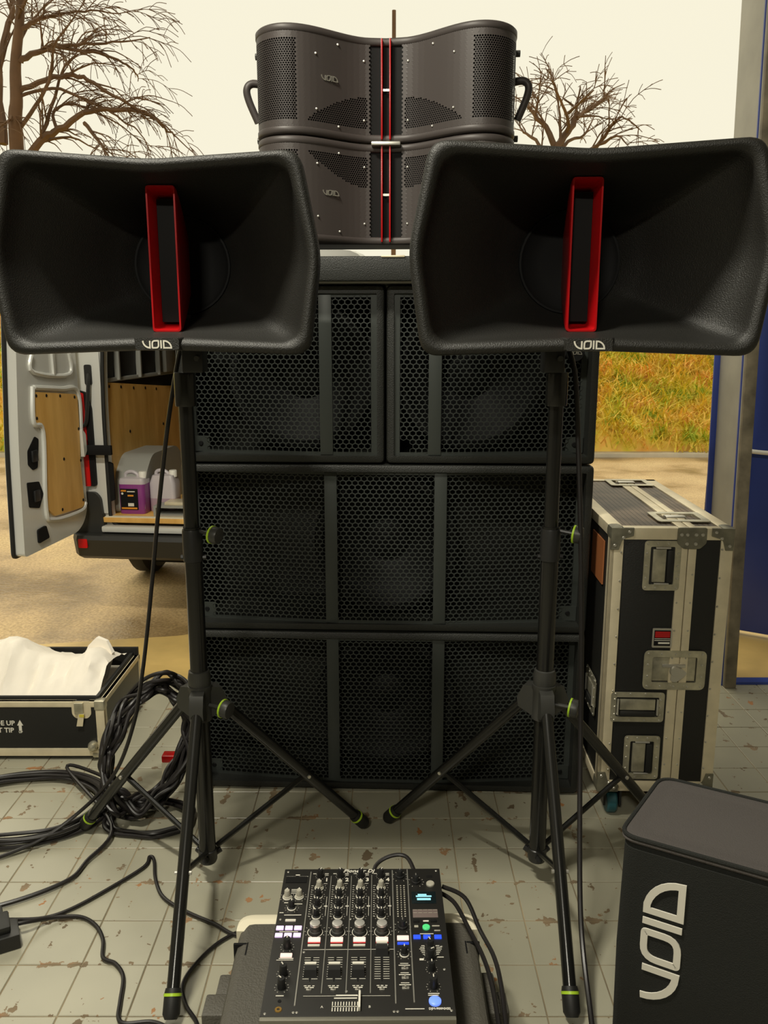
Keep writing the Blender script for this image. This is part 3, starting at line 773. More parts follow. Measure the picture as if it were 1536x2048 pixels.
# ================================================================== FLIGHT CASES
def plate_screws(mb, pts, y, r=.0035):
    for x, z in pts: mb.lathe([(.0, y - .0022), (r * .7, y - .002), (r, y)], (x, 0, z), 'y', 8)
def recess_handle(x0, x1, z0, z1, t, flip=None, vertical=True, xf=None):
    """a recessed spring handle in a riveted zinc dish"""
    w, h_ = x1 - x0, z1 - z0
    mb = MB(); b = min(w, h_) * .17
    o0 = rrect(x0, x1, z0, z1, .011, 4); i0 = rrect(x0 + b, x1 - b, z0 + b, z1 - b, .004, 4)
    mb.loft([[(a, 0, c) for a, c in o0], [(a, -.0025, c) for a, c in o0], [(a, -.0025, c) for a, c in i0], [(a, .012, c) for a, c in i0]], False, True)
    sc = []
    for f in (.08, .36, .64, .92): sc += [(x0 + w * f, z0 + h_ * .055), (x0 + w * f, z1 - h_ * .055)]
    for f in (.25, .5, .75): sc += [(x0 + w * .075, z0 + h_ * f), (x1 - w * .075, z0 + h_ * f)]
    d = mb.build('handle_dish', 'zinc', t, xf=xf)
    s = MB(); plate_screws(s, sc, -.0023); stuff(s.build('rivets', 'silver', d, xf=xf))
    if vertical:
        pl = MB().box(x0 + w * .24, x0 + w * .60, -.004, .004, z0 + h_ * .17, z1 - h_ * .17, .002); gp = MB().box(x0 + w * .62, x0 + w * .78, -.010, .003, z0 + h_ * .17, z1 - h_ * .17, .005)
        bar = [(x0 + w * .3, z0 + h_ * .14), (x0 + w * .7, z0 + h_ * .14)], [(x0 + w * .3, z1 - h_ * .14), (x0 + w * .7, z1 - h_ * .14)]
    else:
        pl = MB().box(x0 + w * .17, x1 - w * .17, -.004, .004, z0 + h_ * .40, z0 + h_ * .76, .002); gp = MB().box(x0 + w * .17, x1 - w * .17, -.010, .003, z0 + h_ * .20, z0 + h_ * .38, .005)
        bar = [(x0 + w * .13, z0 + h_ * .25), (x0 + w * .13, z0 + h_ * .78)], [(x1 - w * .13, z0 + h_ * .25), (x1 - w * .13, z0 + h_ * .78)]
    pl.build('spring_plate', 'zinc', d, xf=xf)
    lab(gp.build('grip', 'rubber', d, xf=xf), 'black rubber grip')
    for p, q in bar: MB().tube([(p[0], -.005, p[1]), (q[0], -.005, q[1])], .003, 8).build('bail', 'silver', d, xf=xf)
    return d
rc = thing('road_case', 'tall black road case with aluminium edges beside the stack', 'case', (.633, 2.275, 0), R(-2))
W, Dp, Z0, Z1 = .338, .80, .098, .902
MB().box(.004, W - .004, .004, Dp - .004, Z0 + .004, Z1 - .004, .003).build('body', 'laminate', rc)
def trim(name, *b, m='alu', par=rc):
    mb = MB()
    mb.box(*b, .002); return mb.build(name, m, par)
trim('edge_strip', 0, .036, 0, .020, Z0, Z1); trim('edge_strip', 0, .012, 0, .036, Z0, Z1)
trim('edge_strip', W - .034, W, 0, .03, Z0, Z1)
trim('edge_strip', 0, W, 0, .03, Z1 - .034, Z1); trim('edge_strip', 0, W, 0, .03, Z0, Z0 + .034)
trim('edge_strip', 0, .036, 0, Dp, Z1 - .03, Z1); trim('edge_strip', W - .036, W, 0, Dp, Z1 - .03, Z1)
trim('edge_strip', 0, W, Dp - .03, Dp, Z1 - .03, Z1); trim('edge_strip', 0, .03, 0, Dp, Z0, Z0 + .03); trim('edge_strip', W - .03, W, 0, Dp, Z0, Z0 + .03)
trim('edge_strip', 0, .03, Dp - .03, Dp, Z0, Z1)
tbm = MB()
for k in range(20): tbm.box(.037 + k * .0148, .037 + k * .0148 + .0135, .03, Dp - .03, Z1 - .012, Z1 - .0035, .001)
stuff(tbm.build('top_board', 'topboard', rc))
trim('lid_strip', .186, .2135, -.0012, .02, Z0, Z1); trim('lid_strip', .2155, .238, -.0012, .02, Z0, Z1)
trim('lid_strip', .186, .2135, 0, Dp, Z1 - .02, Z1 + .0012); trim('lid_strip', .2155, .238, 0, Dp, Z1 - .02, Z1 + .0012)
rv = MB()
for k in range(9):
    z = Z0 + .07 + k * .083
    plate_screws(rv, [(.030, z), (.193, z + .02), (.231, z + .02), (W - .030, z + .01)], -.001, .0032)
stuff(rv.build('rivets', 'silver', rc))
def corner(x, z, sx, sz):
    mb = MB(); s = .062
    pts = [(0, 0), (s, 0), (s, .022), (.036, .030), (.030, .036), (.022, s), (0, s)]
    poly = [(x + sx * a, z + sz * b) for a, b in pts]
    mb.prism(poly, -.004, .004, 'xz')
    mb.box(min(x - sx * .003, x + sx * .035), max(x - sx * .003, x + sx * .035), -.003, .05, min(z - sz * .003, z + sz * .035), max(z - sz * .003, z + sz * .035), .012)
    o = mb.build('corner_cap', 'cap', rc)
    s_ = MB(); plate_screws(s_, [(x + sx * .050, z + sz * .011), (x + sx * .011, z + sz * .050), (x + sx * .034, z + sz * .028)], -.004, .005); stuff(s_.build('rivets', 'silver', o))
for a in ((0, Z1, 1, -1), (W, Z1, -1, -1), (0, Z0, 1, 1), (W, Z0, -1, 1)): corner(*a)
hp = MB(); hp.prism(fillet([(.182, Z1 + .002), (.262, Z1 + .002), (.262, Z1 - .042), (.245, Z1 - .058), (.20, Z1 - .058), (.182, Z1 - .042)], .006), -.005, .001, 'xz')
hp = hp.build('hinge_plate', 'cap', rc)
s_ = MB(); plate_screws(s_, [(.193, Z1 - .018), (.209, Z1 - .018), (.209, Z1 - .044), (.233, Z1 - .018), (.251, Z1 - .018), (.233, Z1 - .044)], -.005, .0055); stuff(s_.build('rivets', 'silver', hp))
Zp = lambda y: {1077: .860, 1177: .715, 1251: .605, 1289: .547, 1374: .415, 1439: .318, 1465: .278, 1559: .137}[y]
recess_handle(.094, .196, .722, .866, rc)
recess_handle(.026, .180, .322, .414, rc, vertical=False)
recess_handle(.072, .176, .140, .278, rc)
# butterfly latch
mb = MB(); o0 = rrect(.113, .290, .424, .543, .018, 5); i0 = rrect(.138, .264, .446, .523, .005, 5)
mb.loft([[(a, 0, c) for a, c in o0], [(a, -.003, c) for a, c in o0], [(a, -.003, c) for a, c in i0], [(a, .010, c) for a, c in i0]], False, True)
la = mb.build('latch_dish', 'zinc', rc)
s_ = MB(); plate_screws(s_, [(.113 + .177 * f, z) for f in (.07, .28, .5, .72, .93) for z in (.434, .533)] + [(x, z) for x in (.125, .278) for z in (.465, .50)], -.003, .0035); stuff(s_.build('rivets', 'silver', la))
MB().box(.140, .216, .002, .008, .449, .521, .001).build('latch_plate', 'zinc', la)
MB().box(.221, .262, .002, .008, .449, .521, .001).build('latch_plate', 'zinc', la)
mb = MB(); mb.box(.165, .232, -.006, .002, .492, .503, .003); mb.lathe([(.0, -.012), (.014, -.012), (.016, -.008), (.016, .002)], (.203, 0, .482), 'y', 18)
mb.prism(fillet([(.192, .484), (.215, .494), (.236, .478), (.226, .464), (.205, .449), (.190, .452)], .006), -.010, -.004, 'xz'); mb.build('butterfly_turn', 'silver', la)
sp = MB(); sp.prism(rrect(.132, .188, .552, .610, .004), -.003, 0, 'xz'); sp = sp.build('maker_plate', 'silver', rc)
MB().box(.137, .183, -.0042, -.0028, .558, .604).build('plate_field', 'dark', sp)
MB().box(.139, .181, -.0050, -.0040, .583, .601).build('plate_red', 'red', sp)
ln = MB(); ln.box(.138, .182, -.005, -.004, .5785, .580); ln.box(.138, .182, -.005, -.004, .5735, .575); ln.box(.149, .181, -.005, -.004, .564, .569); ln.build('plate_lines', 'white', sp)
# left side fittings
xs = Matrix(((0, 1, 0, -.003), (1, 0, 0, 0), (0, 0, 1, 0), (0, 0, 0, 1)))
lb = MB(); lb.box(-.002, .002, .075, .225, .715, .845); lab(lb.build('side_label', 'labelbrown', rc), 'orange brown label with printed lines')
recess_handle(.07, .20, .30, .42, rc, vertical=False, xf=xs)
# lid dishes on the case top
def top_dish(y):
    mb = MB(); o0 = rrect(.150, .300, y, y + .13, .012); i0 = rrect(.170, .280, y + .025, y + .105, .005)
    mb.loft([[(a, c, Z1) for a, c in o0], [(a, c, Z1 + .003) for a, c in o0], [(a, c, Z1 + .003) for a, c in i0], [(a, c, Z1 - .008) for a, c in i0]], False, True)
    d = mb.build('lid_latch_dish', 'zinc', rc)
    MB().box(.185, .245, y + .05, y + .08, Z1 - .004, Z1 + .006, .004).build('latch_turn', 'silver', d)
top_dish(.075); top_dish(.655)
def caster(x, y):
    mb = MB(); mb.box(x - .035, x + .035, y - .035, y + .035, .090, .098); mb.box(x - .027, x - .020, y - .03, y + .03, .035, .09); mb.box(x + .020, x + .027, y - .03, y + .03, .035, .09)
    c = mb.build('caster', 'plastic', rc)
    w = MB(); w.lathe([(.0, -.015), (.036, -.015), (.040, -.010), (.040, .010), (.036, .015), (.0, .015)], (x, y, .0405), 'x', 20); lab(w.build('caster_wheel', 'teal', c), 'teal wheel')
for p in ((.055, .055), (W - .055, .055), (.055, Dp - .055), (W - .055, Dp - .055)): caster(*p)

# open flight case with foam
fc = thing('flight_case', 'open black flight case filled with white foam on the floor', 'case', (-2.05, 2.64, 0), R(0))
W2, D2_, Zt = 1.10, .43, .215
bx = MB()
bx.box(0, W2, 0, .012, .018, Zt); bx.box(0, W2, D2_ - .012, D2_, .018, Zt + .03); bx.box(0, .012, 0, D2_, .018, Zt); bx.box(W2 - .012, W2, .012, D2_, .018, Zt); bx.box(0, W2, 0, D2_, .012, .024)
bx.build('body', 'laminate', fc, smooth=False)
MB().box(W2 - .003, W2 + .001, .02, D2_ - .015, .04, Zt - .015).build('side_board', 'lamgrey', fc)
def trim2(*b): return trim('edge_strip', *b, par=fc)
trim2(0, W2 - .092, -.003, .016, Zt - .020, Zt); trim2(W2 - .050, W2, -.003, .016, Zt - .020, Zt); trim2(0, W2, -.003, .016, .016, .044); trim2(W2 - .026, W2 + .003, -.003, .012, .03, Zt)
trim2(W2 - .012, W2 + .003, 0, .028, .03, Zt); trim2(W2 - .016, W2 + .003, 0, D2_, Zt - .018, Zt); trim2(W2 - .016, W2 + .003, D2_ - .02, D2_ + .002, .016, Zt); trim2(W2 - .012, W2 + .003, 0, D2_, .016, .036)
lp = MB(); lp.box(0, W2 - .02, .016, .026, Zt - .03, Zt + .012, .003); lp.box(W2 - .03, W2 - .017, .02, D2_ - .012, Zt - .03, Zt + .012, .003)
lp.build('lip_seal', 'rubber', fc)
lt = MB(); lt.prism(fillet([(W2 - .105, Zt + .001), (W2 - .040, Zt + .001), (W2 - .040, Zt - .045), (W2 - .052, Zt - .060), (W2 - .093, Zt - .060), (W2 - .105, Zt - .045)], .008), -.0035, .0, 'xz')
lt = lt.build('latch', 'alu', fc)
MB().box(W2 - .094, W2 - .064, -.012, -.003, Zt - .042, Zt - .002, .002).build('latch_body', 'zinc', lt)
tg = MB(); tg.prism([(W2 - .080, Zt - .040), (W2 - .061, Zt - .040), (W2 - .069, Zt - .085), (W2 - .090, Zt - .085)], -.012, -.008, 'xz'); lab(tg.build('latch_tongue', 'alu', lt), 'hanging latch tongue')
MB().box(W2 - .078, W2 - .062, -.0128, -.0118, Zt - .052, Zt - .042).build('tongue_mark', 'yellow', lt)
cb = MB(); cb.box(W2 - .045, W2 + .008, -.009, .04, .012, .030, .006); cb.lathe([(.0, -.03), (.012, -.026), (.017, -.012), (.015, 0)], (W2 - .04, 0, .058), 'y', 14); cb.build('ball_corner', 'zinc', fc)
MB().box(W2 - .03, W2 + .006, -.006, .03, Zt - .032, Zt + .003, .007).build('ball_corner', 'zinc', fc)
tx = 'lettering'
text(tx, 'THIS SIDE UP', .024, 'white', fc, (W2 - .303, -.0008, .136), (PI / 2, 0, 0), bold=.0005, align='RIGHT')
text(tx, 'DO NOT TIP', .024, 'white', fc, (W2 - .308, -.0008, .110), (PI / 2, 0, 0), bold=.0005, align='RIGHT')
text(tx, 'UP', .011, 'white', fc, (W2 - .2855, -.0008, .1035), (PI / 2, 0, 0), bold=.0003)
ar = MB(); ar.prism([(W2 - .2905, .109), (W2 - .2805, .109), (W2 - .2805, .128), (W2 - .2755, .128), (W2 - .2855, .148), (W2 - .2955, .128), (W2 - .2905, .128)], -.0012, .0005, 'xz'); ar.build('arrow_mark', 'white', fc)
for x, y in ((.06, .06), (W2 - .06, .06), (.06, D2_ - .06), (W2 - .06, D2_ - .06)): MB().box(x - .03, x + .03, y - .03, y + .03, 0, .013, .003).build('foot', 'rubber', fc)
fo = thing('packing_foam', 'crumpled white packing foam sticking out of the open flight case', 'foam', (-2.05, 2.64, .0))
mb = MB(); rn2 = random.Random(5); nx_, rows = 60, 14
grid = []
for j in range(rows):
    row = []
    for i in range(nx_ + 1):
        u = i / nx_; x = .03 + u * (W2 - .065); v = j / (rows - 1)
        y = .028 + v * .36
        edge = .9 * max(0, (u - .86) / .14) ** 1.2
        crest = .085 + .075 * min(1, max(0, (.83 - u) / .14)) ** 1.4 + .05 * max(0, 1 - abs(u - .93) / .07) + .006 * math.sin(40 * u)
        if v < .45: z = .19 + crest * (v / .45) ** .9 + .006 * math.sin(i * 1.9) * (1 - v)
        elif v < .6: z = .19 + crest * (1 + .04 * math.sin(i * 2.3))
        else: z = .19 + crest * (1 - .55 * (v - .6) / .4)
        row.append((x, y + .011 * math.sin(i * 1.9 + j * .6) * (1 - .6 * v) + rn2.uniform(-.004, .004), z + rn2.uniform(-.006, .006)))
    grid.append(row)
vs = [p for r_ in grid for p in r_]; m_ = nx_ + 1
fs = [(j * m_ + i, j * m_ + i + 1, (j + 1) * m_ + i + 1, (j + 1) * m_ + i) for j in range(rows - 1) for i in range(nx_)]
o_ = len(vs); vs += [(x, y, .03) for x, y, z in [grid[0][0], grid[0][-1], grid[-1][-1], grid[-1][0]]]
mb.add(vs, fs); mb.build('foam_sheet', 'foam', fo, ang=50)
MB().box(.03, W2 - .035, .03, .39, .026, .188, .01).build('foam_block', 'foam', fo)
fl = MB(); fl.loft([[(.90, .30, .18), (1.02, .24, .18), (1.03, .26, .18), (.91, .33, .18)], [(.955, .30, .30), (1.055, .26, .285), (1.06, .275, .285), (.96, .33, .30)], [(.985, .30, .330), (1.03, .28, .325), (1.035, .29, .325), (.99, .32, .33)]])
fl.build('foam_flap', 'foam', fo)

# padded cover
pc = thing('padded_cover', 'black padded speaker cover with large white lettering', 'cover', (.452, 1.440, 0), math.atan2(-.487, .873))
HC = .50; FW, BW, DC = .44, .30, .25
def cov(z, d=0.0, yo=0): return [(x, y + yo, z) for x, y in fillet([(d, d), (FW - d, d), (.37 - d, DC - d), (.026 + d * .8, DC - d)], .035, 6)]
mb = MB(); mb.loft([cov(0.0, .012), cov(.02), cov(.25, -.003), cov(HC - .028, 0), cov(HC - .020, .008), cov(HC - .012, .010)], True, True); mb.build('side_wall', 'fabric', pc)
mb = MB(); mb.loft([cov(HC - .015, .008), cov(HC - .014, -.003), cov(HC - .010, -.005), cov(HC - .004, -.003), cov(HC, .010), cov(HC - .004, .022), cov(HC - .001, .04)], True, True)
lab(mb.build('lid', 'fabriclit', pc), 'black padded lid with light from above in its colour')
pi_ = MB(); pi_.tube([Vector(p) for p in cov(HC - .003, -.002)], .0045, 8, closed=True); pi_.build('piping', 'fabric', pc)
to3 = lambda a, b, hh: (.088 - b, hh - .0, .297 + a)
lab(logo(.262, -.006, -.003, to3).build('logo', 'white', pc), 'large white VOID lettering running upward')

# ================================================================== MIXER AND ITS CASE
mc = thing('equipment_case', 'moulded black plastic case with cream rim under the mixer', 'case', (-.055, 1.36, 0), R(0.6))
mb = MB(); pol = lambda d, z: [(a, b, z) for a, b in rrect(-.255 + d, .255 - d, -.26 + d, .255 - d, .035, 6)]
mb.loft([pol(.012, 0), pol(.004, .012), pol(.002, .085), pol(.006, .089), pol(.006, .095), pol(.002, .099), pol(.002, .165), pol(.008, .182), pol(.020, .1895), pol(.026, .19)])
mb.build('shell', 'casep', mc)
mb = MB(); mb.loft([[(x, max(y, .205), z) for x, y, z in pol(-.002, .150)], [(x, max(y, .205), z) for x, y, z in pol(-.002, .186)], [(x, max(y, .232), z) for x, y, z in pol(.010, .1925)]])
lab(mb.build('rim', 'cream', mc), 'cream rear rim')
for sx in (-1, 1):
    for yy in (.10, -.22):
        lt = MB(); x0, x1 = sorted((sx * .245, sx * .285)); lt.box(x0, x1, yy, yy + .055, .03, .125, .006)
        x0, x1 = sorted((sx * .245, sx * .303)); lt.box(x0, x1, yy - .055, yy + .002, .03, .125, .006); lt.build('latch', 'casep', mc)
        x0, x1 = sorted((sx * .228, sx * .256)); g_ = MB(); g_.box(x0, x1, yy + .06, yy + .066, .12, .1905, .002); g_.box(*sorted((sx * .225, sx * .228)), yy + .03, yy + .066, .188, .1905); g_.build('latch_seat', 'dark', mc)
MX = thing('dj_mixer', 'black four-channel club mixer with lit keys on the moulded case', 'mixer', (-.2105, 1.21, .19), R(.4))
MZ = .110
MB().box(.004, .329, .006, .398, .012, MZ - .010, .004).build('chassis', 'plastic', MX)
for p in ((.03, .04), (.30, .04), (.03, .36), (.30, .36)): MB().cyl((p[0], p[1], 0), (p[0], p[1], .013), .014, n=14).build('foot', 'rubber', MX)
MB().box(0, .333, .002, .402, MZ - .012, MZ, .0015).build('top_plate', 'panel', MX)
lip_ = MB(); lip_.box(0, .333, -.006, .004, MZ - .020, MZ - .001, .002); lip_.build('front_edge', 'lip', MX)
pr_ = MB()
def ln2(x0, y0, x1, y1, w=.0013): 
    d = Vector((x1 - x0, y1 - y0)); L_ = d.length; d.normalize(); n_ = Vector((-d.y, d.x)) * w / 2
    pr_.add([(x0 + n_.x, y0 + n_.y, MZ + .0004), (x0 - n_.x, y0 - n_.y, MZ + .0004), (x1 - n_.x, y1 - n_.y, MZ + .0004), (x1 + n_.x, y1 + n_.y, MZ + .0004)], [(0, 1, 2, 3)])
dv_ = MB()
for x, ya, yb in ((.057, .024, .391), (.231, .028, .395), (.263, .030, .398)): dv_.box(x - .0011, x + .0011, ya, yb, MZ - .001, MZ + .0012)
for x, yt in ((.101, .377), (.144, .377), (.187, .380)): dv_.box(x - .0008, x + .0008, .052, yt, MZ - .001, MZ + .0008)
dv_.build('divider_lines', 'silver', MX)
ln2(.060, .159, .231, .159, .001); ln2(.070, .046, .222, .046, .0008)
CH = [.078, .121, .164, .207]
def knob_mesh(r, h_, skirt=0.0, n=20):
    mb = MB(); prof = []
    if skirt: prof += [(r + skirt, 0), (r + skirt * .9, .004)]
    else: prof += [(r, 0)]
    prof += [(r * .98, .0045), (r * .88, h_ - .001), (r * .80, h_), (.0002, h_)]
    mb.lathe(prof, (0, 0, 0), 'z', n); return mb
def pointer(r, h_):
    mb = MB(); mb.box(-.0009, .0009, r * .1, r * .98, h_ - .0003, h_ + .0006); mb.box(-.0009, .0009, r * .84, r * 1.04, .005, h_ + .0006); return mb
protos = {}
def put_knob(kind, x, y, rot=0.0):
    r, h_, m, sk, pm = {'black': (.0062, .017, 'plastic', .0, 'white'), 'trim': (.0062, .017, 'knobw', .0025, 'white'), 'color': (.0100, .019, 'hub', .002, 'knobs'),
                        'eq': (.0062, .017, 'plastic', .002, 'white'), 'fx': (.0075, .020, 'plastic', .0, 'white'), 'sel': (.0068, .016, 'plastic', .003, 'silver')}[kind]
    if kind not in protos:
        o = knob_mesh(r, h_, sk).build('knob', m, MX); p = pointer(r, h_).build('pointer', pm, o); protos[kind] = o
        if kind == 'color':
            c = MB().lathe([(.0098, h_ - .004), (.0098, h_ + .0006), (.008, h_ + .0014), (.0, h_ + .0014)], n=20); lab(c.build('knob_cap', 'knobs', o), 'bright silver cap')
        if kind in ('eq', 'trim'):
            c = MB().lathe([(r + sk + .0010, .0), (r + sk + .0008, .0016), (r + .0002, .0034)], n=20); c.build('skirt', 'white', o)
    else: o = copy_tree(protos[kind], MX)
    o.location = (x, y, MZ); o.rotation_euler = (0, 0, rot)
    # tick ring printed around the knob
    R_ = (r + sk) * 1.5
    for k in range(11):
        a = R(-240 + 30 * k * 1.0) + PI / 2 + R(150 - 150)
        a = PI / 2 + R(150 - 30 * k); ln2(x + R_ * math.cos(a), y + R_ * math.sin(a), x + R_ * 1.16 * math.cos(a), y + R_ * 1.16 * math.sin(a), .0007)
    return o
btn_m = {}
def key(name, x, y, w, d, m, hgt=.0025, r=.001, lb=None):
    mb = MB(); mb.box(x - w / 2, x + w / 2, y - d / 2, y + d / 2, MZ - .001, MZ + hgt, r); o = mb.build(name, m, MX)
    if lb: lab(o, lb)
    return o
for i, x in enumerate(CH):
    put_knob('black', x, .376, R(-25 if i != 1 else 20)); put_knob('trim', x, .338); put_knob('eq', x, .311); put_knob('eq', x, .281)
    put_knob('eq', x, .250, R(70) if i == 0 else R(0)); put_knob('color', x + .001, .208)
    key('cue_key', x + .001, .1845, .0235, .0115, 'cue', lb='pale pink lit cue key'); key('key', x + .001, .169, .023, .0045, 'white')
    MB().box(x - .011, x + .013, .1755, .178, MZ, MZ + .0006).build('cue_base', M['lampred'], MX)
    for k in range(10):
        yy = .138 - k * .0058
        ln2(x - .013, yy, x - .002, yy, .0010); ln2(x + .003, yy, x + .014, yy, .0010)
    MB().box(x - .0006, x + .0016, .080, .140, MZ - .002, MZ + .0003).build('fader_slot', 'dark', MX)
    fy = .104 if i < 3 else .157
    fcp = MB(); fcp.loft([[(x - .0115, fy - .015, MZ), (x + .0125, fy - .015, MZ), (x + .0115, fy + .008, MZ), (x - .0105, fy + .008, MZ)],
                          [(x - .0105, fy - .010, MZ + .012), (x + .0115, fy - .010, MZ + .012), (x + .011, fy + .005, MZ + .014), (x - .010, fy + .005, MZ + .014)]])
    fcp = fcp.build('fader_cap', 'plastic', MX)
    MB().box(x - .0098, x + .0108, fy + .0008, fy + .0060, MZ + .011, MZ + .0156).build('fader_line', 'white', fcp)
    sw = MB(); sw.box(x - .004, x + .005, .058, .063, MZ, MZ + .002, .0005); sw.box(x - .001, x + .002, .059, .062, MZ, MZ + .006, .0008); sw.build('assign_switch', 'silver', MX)
    ln2(x - .009, .0695, x - .004, .0695, .0018); ln2(x - .002, .0695, x + .003, .0695, .0018); ln2(x + .006, .0695, x + .010, .0695, .0018); ln2(x - .007, .0655, x + .009, .0655, .0022)
    # channel meter dots and tiny captions
    for k in range(15):
        ln2(x - .0165, .345 - k * .0067, x - .0135, .345 - k * .0067, .0012)
    ln2(x + .0175, .310, x + .0175, .252, .0007); ln2(x + .0145, .281, x + .0200, .281, .004)
    ln2(x - .016, .385, x - .009, .385, .002); ln2(x + .009, .385, x + .017, .385, .002); ln2(x + .010, .380, x + .017, .380, .0016); ln2(x + .009, .352, x + .016, .352, .0012)
    text('channel_number', str(i + 1), .015, 'white', MX, (x + .014, .364, MZ + .0004), bold=.0004)
    a0 = [(x + .001 + .0145 * math.cos(PI * 1.5 + s * (PI * .12 + PI * .62 * q / 8)), .206 + .0145 * math.sin(PI * 1.5 + s * (PI * .12 + PI * .62 * q / 8))) for s in (-1, 1) for q in range(9)]
    for q in range(17):
        if q != 8: ln2(*a0[q], *a0[q + 1], .0012)
for p in (.101, .144, .187):
    pass
# microphone / left strip
for (x, y) in ((.0145, .309), (.039, .310)): put_knob('trim', x, y)
put_knob('eq', .027, .276); key('key', .0285, .238, .021, .0055, 'white', .003, .0012)
for yy in (.217, .197):
    for x in (.010, .0275, .045): key('fx_pad', x, yy, .0145, .0105, 'padlilac', lb='lilac lit effect pad')
put_knob('fx', .0295, .166); key('cue_key', .030, .1435, .022, .010, 'cue', lb='pale pink lit key'); ln2(.017, .1365, .044, .1365, .0022); ln2(.013, .1325, .044, .1325, .0014)
put_knob('fx', .030, .098, R(30)); put_knob('fx', .030, .066, R(40)); ln2(.022, .047, .036, .047, .002)
jk = MB(); jk.lathe([(.0022, MZ - .004), (.0025, MZ + .0012), (.0058, MZ + .0012), (.0064, MZ)], (.030, .0165, 0), 'z', 18); lab(jk.build('headphone_jack', 'brass', MX), 'brass headphone socket')
MB().cyl((.030, .035, MZ), (.030, .035, MZ + .0008), .0032, n=12).build('headphone_jack', 'dark', MX)
MB().box(.006, .050, .355, .375, MZ, MZ + .0012).build('usb_bay', 'dark', MX); ln2(.006, .376, .026, .376, .0008); ln2(.032, .376, .052, .376, .0008); ln2(.025, .381, .034, .381, .003)
for yy in (.333, .328, .322): ln2(.021, yy, .032, yy, .002)
for yy, xa, xb in ((.292, .010, .018), (.288, .030, .047), (.262, .004, .012), (.255, .014, .048)): ln2(xa, yy, xb, yy, .002)
ln2(.010, .2075, .046, .2075, .002)
# master strip
put_knob('sel', .2465, .374); put_knob('sel', .248, .219); key('cue_key', .248, .188, .0225, .0115, 'cue', lb='pale pink lit cue key')
key('lit_strip', .248, .1735, .022, .005, 'bluelit', lb='blue lit strip'); put_knob('eq', .2495, .146)
mt = MB()
for k in range(15):
    y = .344 - k * .0067
    for x, w in ((.240, .003), (.2545, .003), (.2475, .0022)): mt.box(x - w / 2, x + w / 2, y - .0014, y + .0014, MZ, MZ + .0005)
mt.build('level_meter', 'knobw', MX)
for yy in (.110, .087, .063):
    sw = MB(); sw.box(.243, .2555, yy - .003, yy + .003, MZ, MZ + .002, .0005); sw.box(.2475, .2505, yy - .002, yy + .002, MZ, MZ + .006, .0008); sw.build('toggle', 'silver', MX)
    ln2(.238, yy + .008, .259, yy + .008, .002); ln2(.241, yy + .0125, .256, yy + .0125, .0016)
# effects strip
put_knob('sel', .280, .356); key('usb_port', .309, .374, .013, .007, 'dark', .001)
mb = MB(); mb.lathe([(.0088, 0), (.0088, .003), (.0075, .0045), (.0, .0048)], (.310, .348, MZ), 'z', 24); lab(mb.build('round_key', 'knobw', MX), 'pale round key')
dp = key('display', .294, .306, .050, .037, 'lcd', .001)
tt = MB()
for (xa, xb, yy, hh) in ((.282, .300, .314, .004), (.278, .310, .309, .004), (.280, .308, .300, .006)): tt.box(xa, xb, yy - hh / 2, yy + hh / 2, MZ + .0009, MZ + .0015)
tt.build('display_text', 'lcdtext', dp)
tp = key('touch_strip', .2945, .258, .050, .024, 'touch', .001)
tl = MB()
for k in range(5): tl.box(.2705 + k * .010, .2785 + k * .010, .2585, .2593, MZ + .001, MZ + .0014); tl.box(.2705 + k * .010, .2785 + k * .010, .2670, .2677, MZ + .001, MZ + .0014)
tl.build('touch_marks', 'knobw', tp)
for x in (.276, .310): key('key', x, .2355, .012, .006, 'dark', .002); ln2(x - .002, .2355, x + .002, .2355, .003)
ln2(.289, .236, .300, .236, .004)
mb = MB(); mb.lathe([(.0072, 0), (.0072, .003), (.006, .004), (.0, .004)], (.294, .217, MZ), 'z', 24); lab(mb.build('round_key', 'greenlit', MX), 'green lit round key')
key('key', .275, .221, .008, .006, 'knobw', .001); key('key', .313, .222, .015, .003, 'knobw', .001); key('key', .315, .209, .012, .003, 'knobw', .001); ln2(.281, .200, .307, .200, .002)
for x in (.275, .294, .315):
    k_ = key('lit_key', x, .1905, .014, .010, 'bluelit', lb='blue lit key')
put_knob('fx', .2985, .160, R(20)); put_knob('fx', .2975, .136, R(-60)); put_knob('black', .298, .107); put_knob('fx', .2985, .066)
for k in range(6):
    yy = .168 - k * .0045; ln2(.278 + .002 * abs(k - 2), yy, .288, yy, .0016); ln2(.309, yy, .320 - .002 * abs(k - 2), yy, .0016)
ln2(.277, .1325, .285, .1325, .005); ln2(.310, .138, .322, .138, .002); ln2(.288, .0505, .308, .0505, .002); ln2(.288, .0465, .306, .0465, .002)
mb = MB(); mb.lathe([(.0108, 0), (.0108, .003), (.009, .0045), (.0, .005)], (.299, .032, MZ), 'z', 28); lab(mb.build('round_key', 'bluebtn', MX), 'blue lit round on-off key')
# crossfader
for k in range(10): x = .122 + k * .0048; ln2(x, .012, x, .0205, .0016); ln2(x, .0245, x, .033, .0016)
ln2(.121, .0225, .168, .0225, .0012); ln2(.127, .0475, .165, .0475, .0026); ln2(.124, .041, .164, .041, .0026)
MB().box(.1665, .1705, .012, .050, MZ, MZ + .009, .0012).build('crossfader_cap', 'white', MX)
text('mark', 'A', .007, 'white', MX, (.104, .0215, MZ + .0004)); text('mark', 'B', .007, 'white', MX, (.186, .0215, MZ + .0004))
text('brand', 'Pioneer Dj', .0150, 'white', MX, (.159, .3935, MZ + .0004), shear=.25, bold=.0003)
text('model', 'DJM-900NXS2', .0062, 'white', MX, (.306, .0165, MZ + .0004), bold=.0002); ln2(.247, .0165, .280, .0165, .0018)
lab(pr_.build('printed_marks', 'white', MX, smooth=False), 'white printed scales and captions')['kind'] = 'stuff'
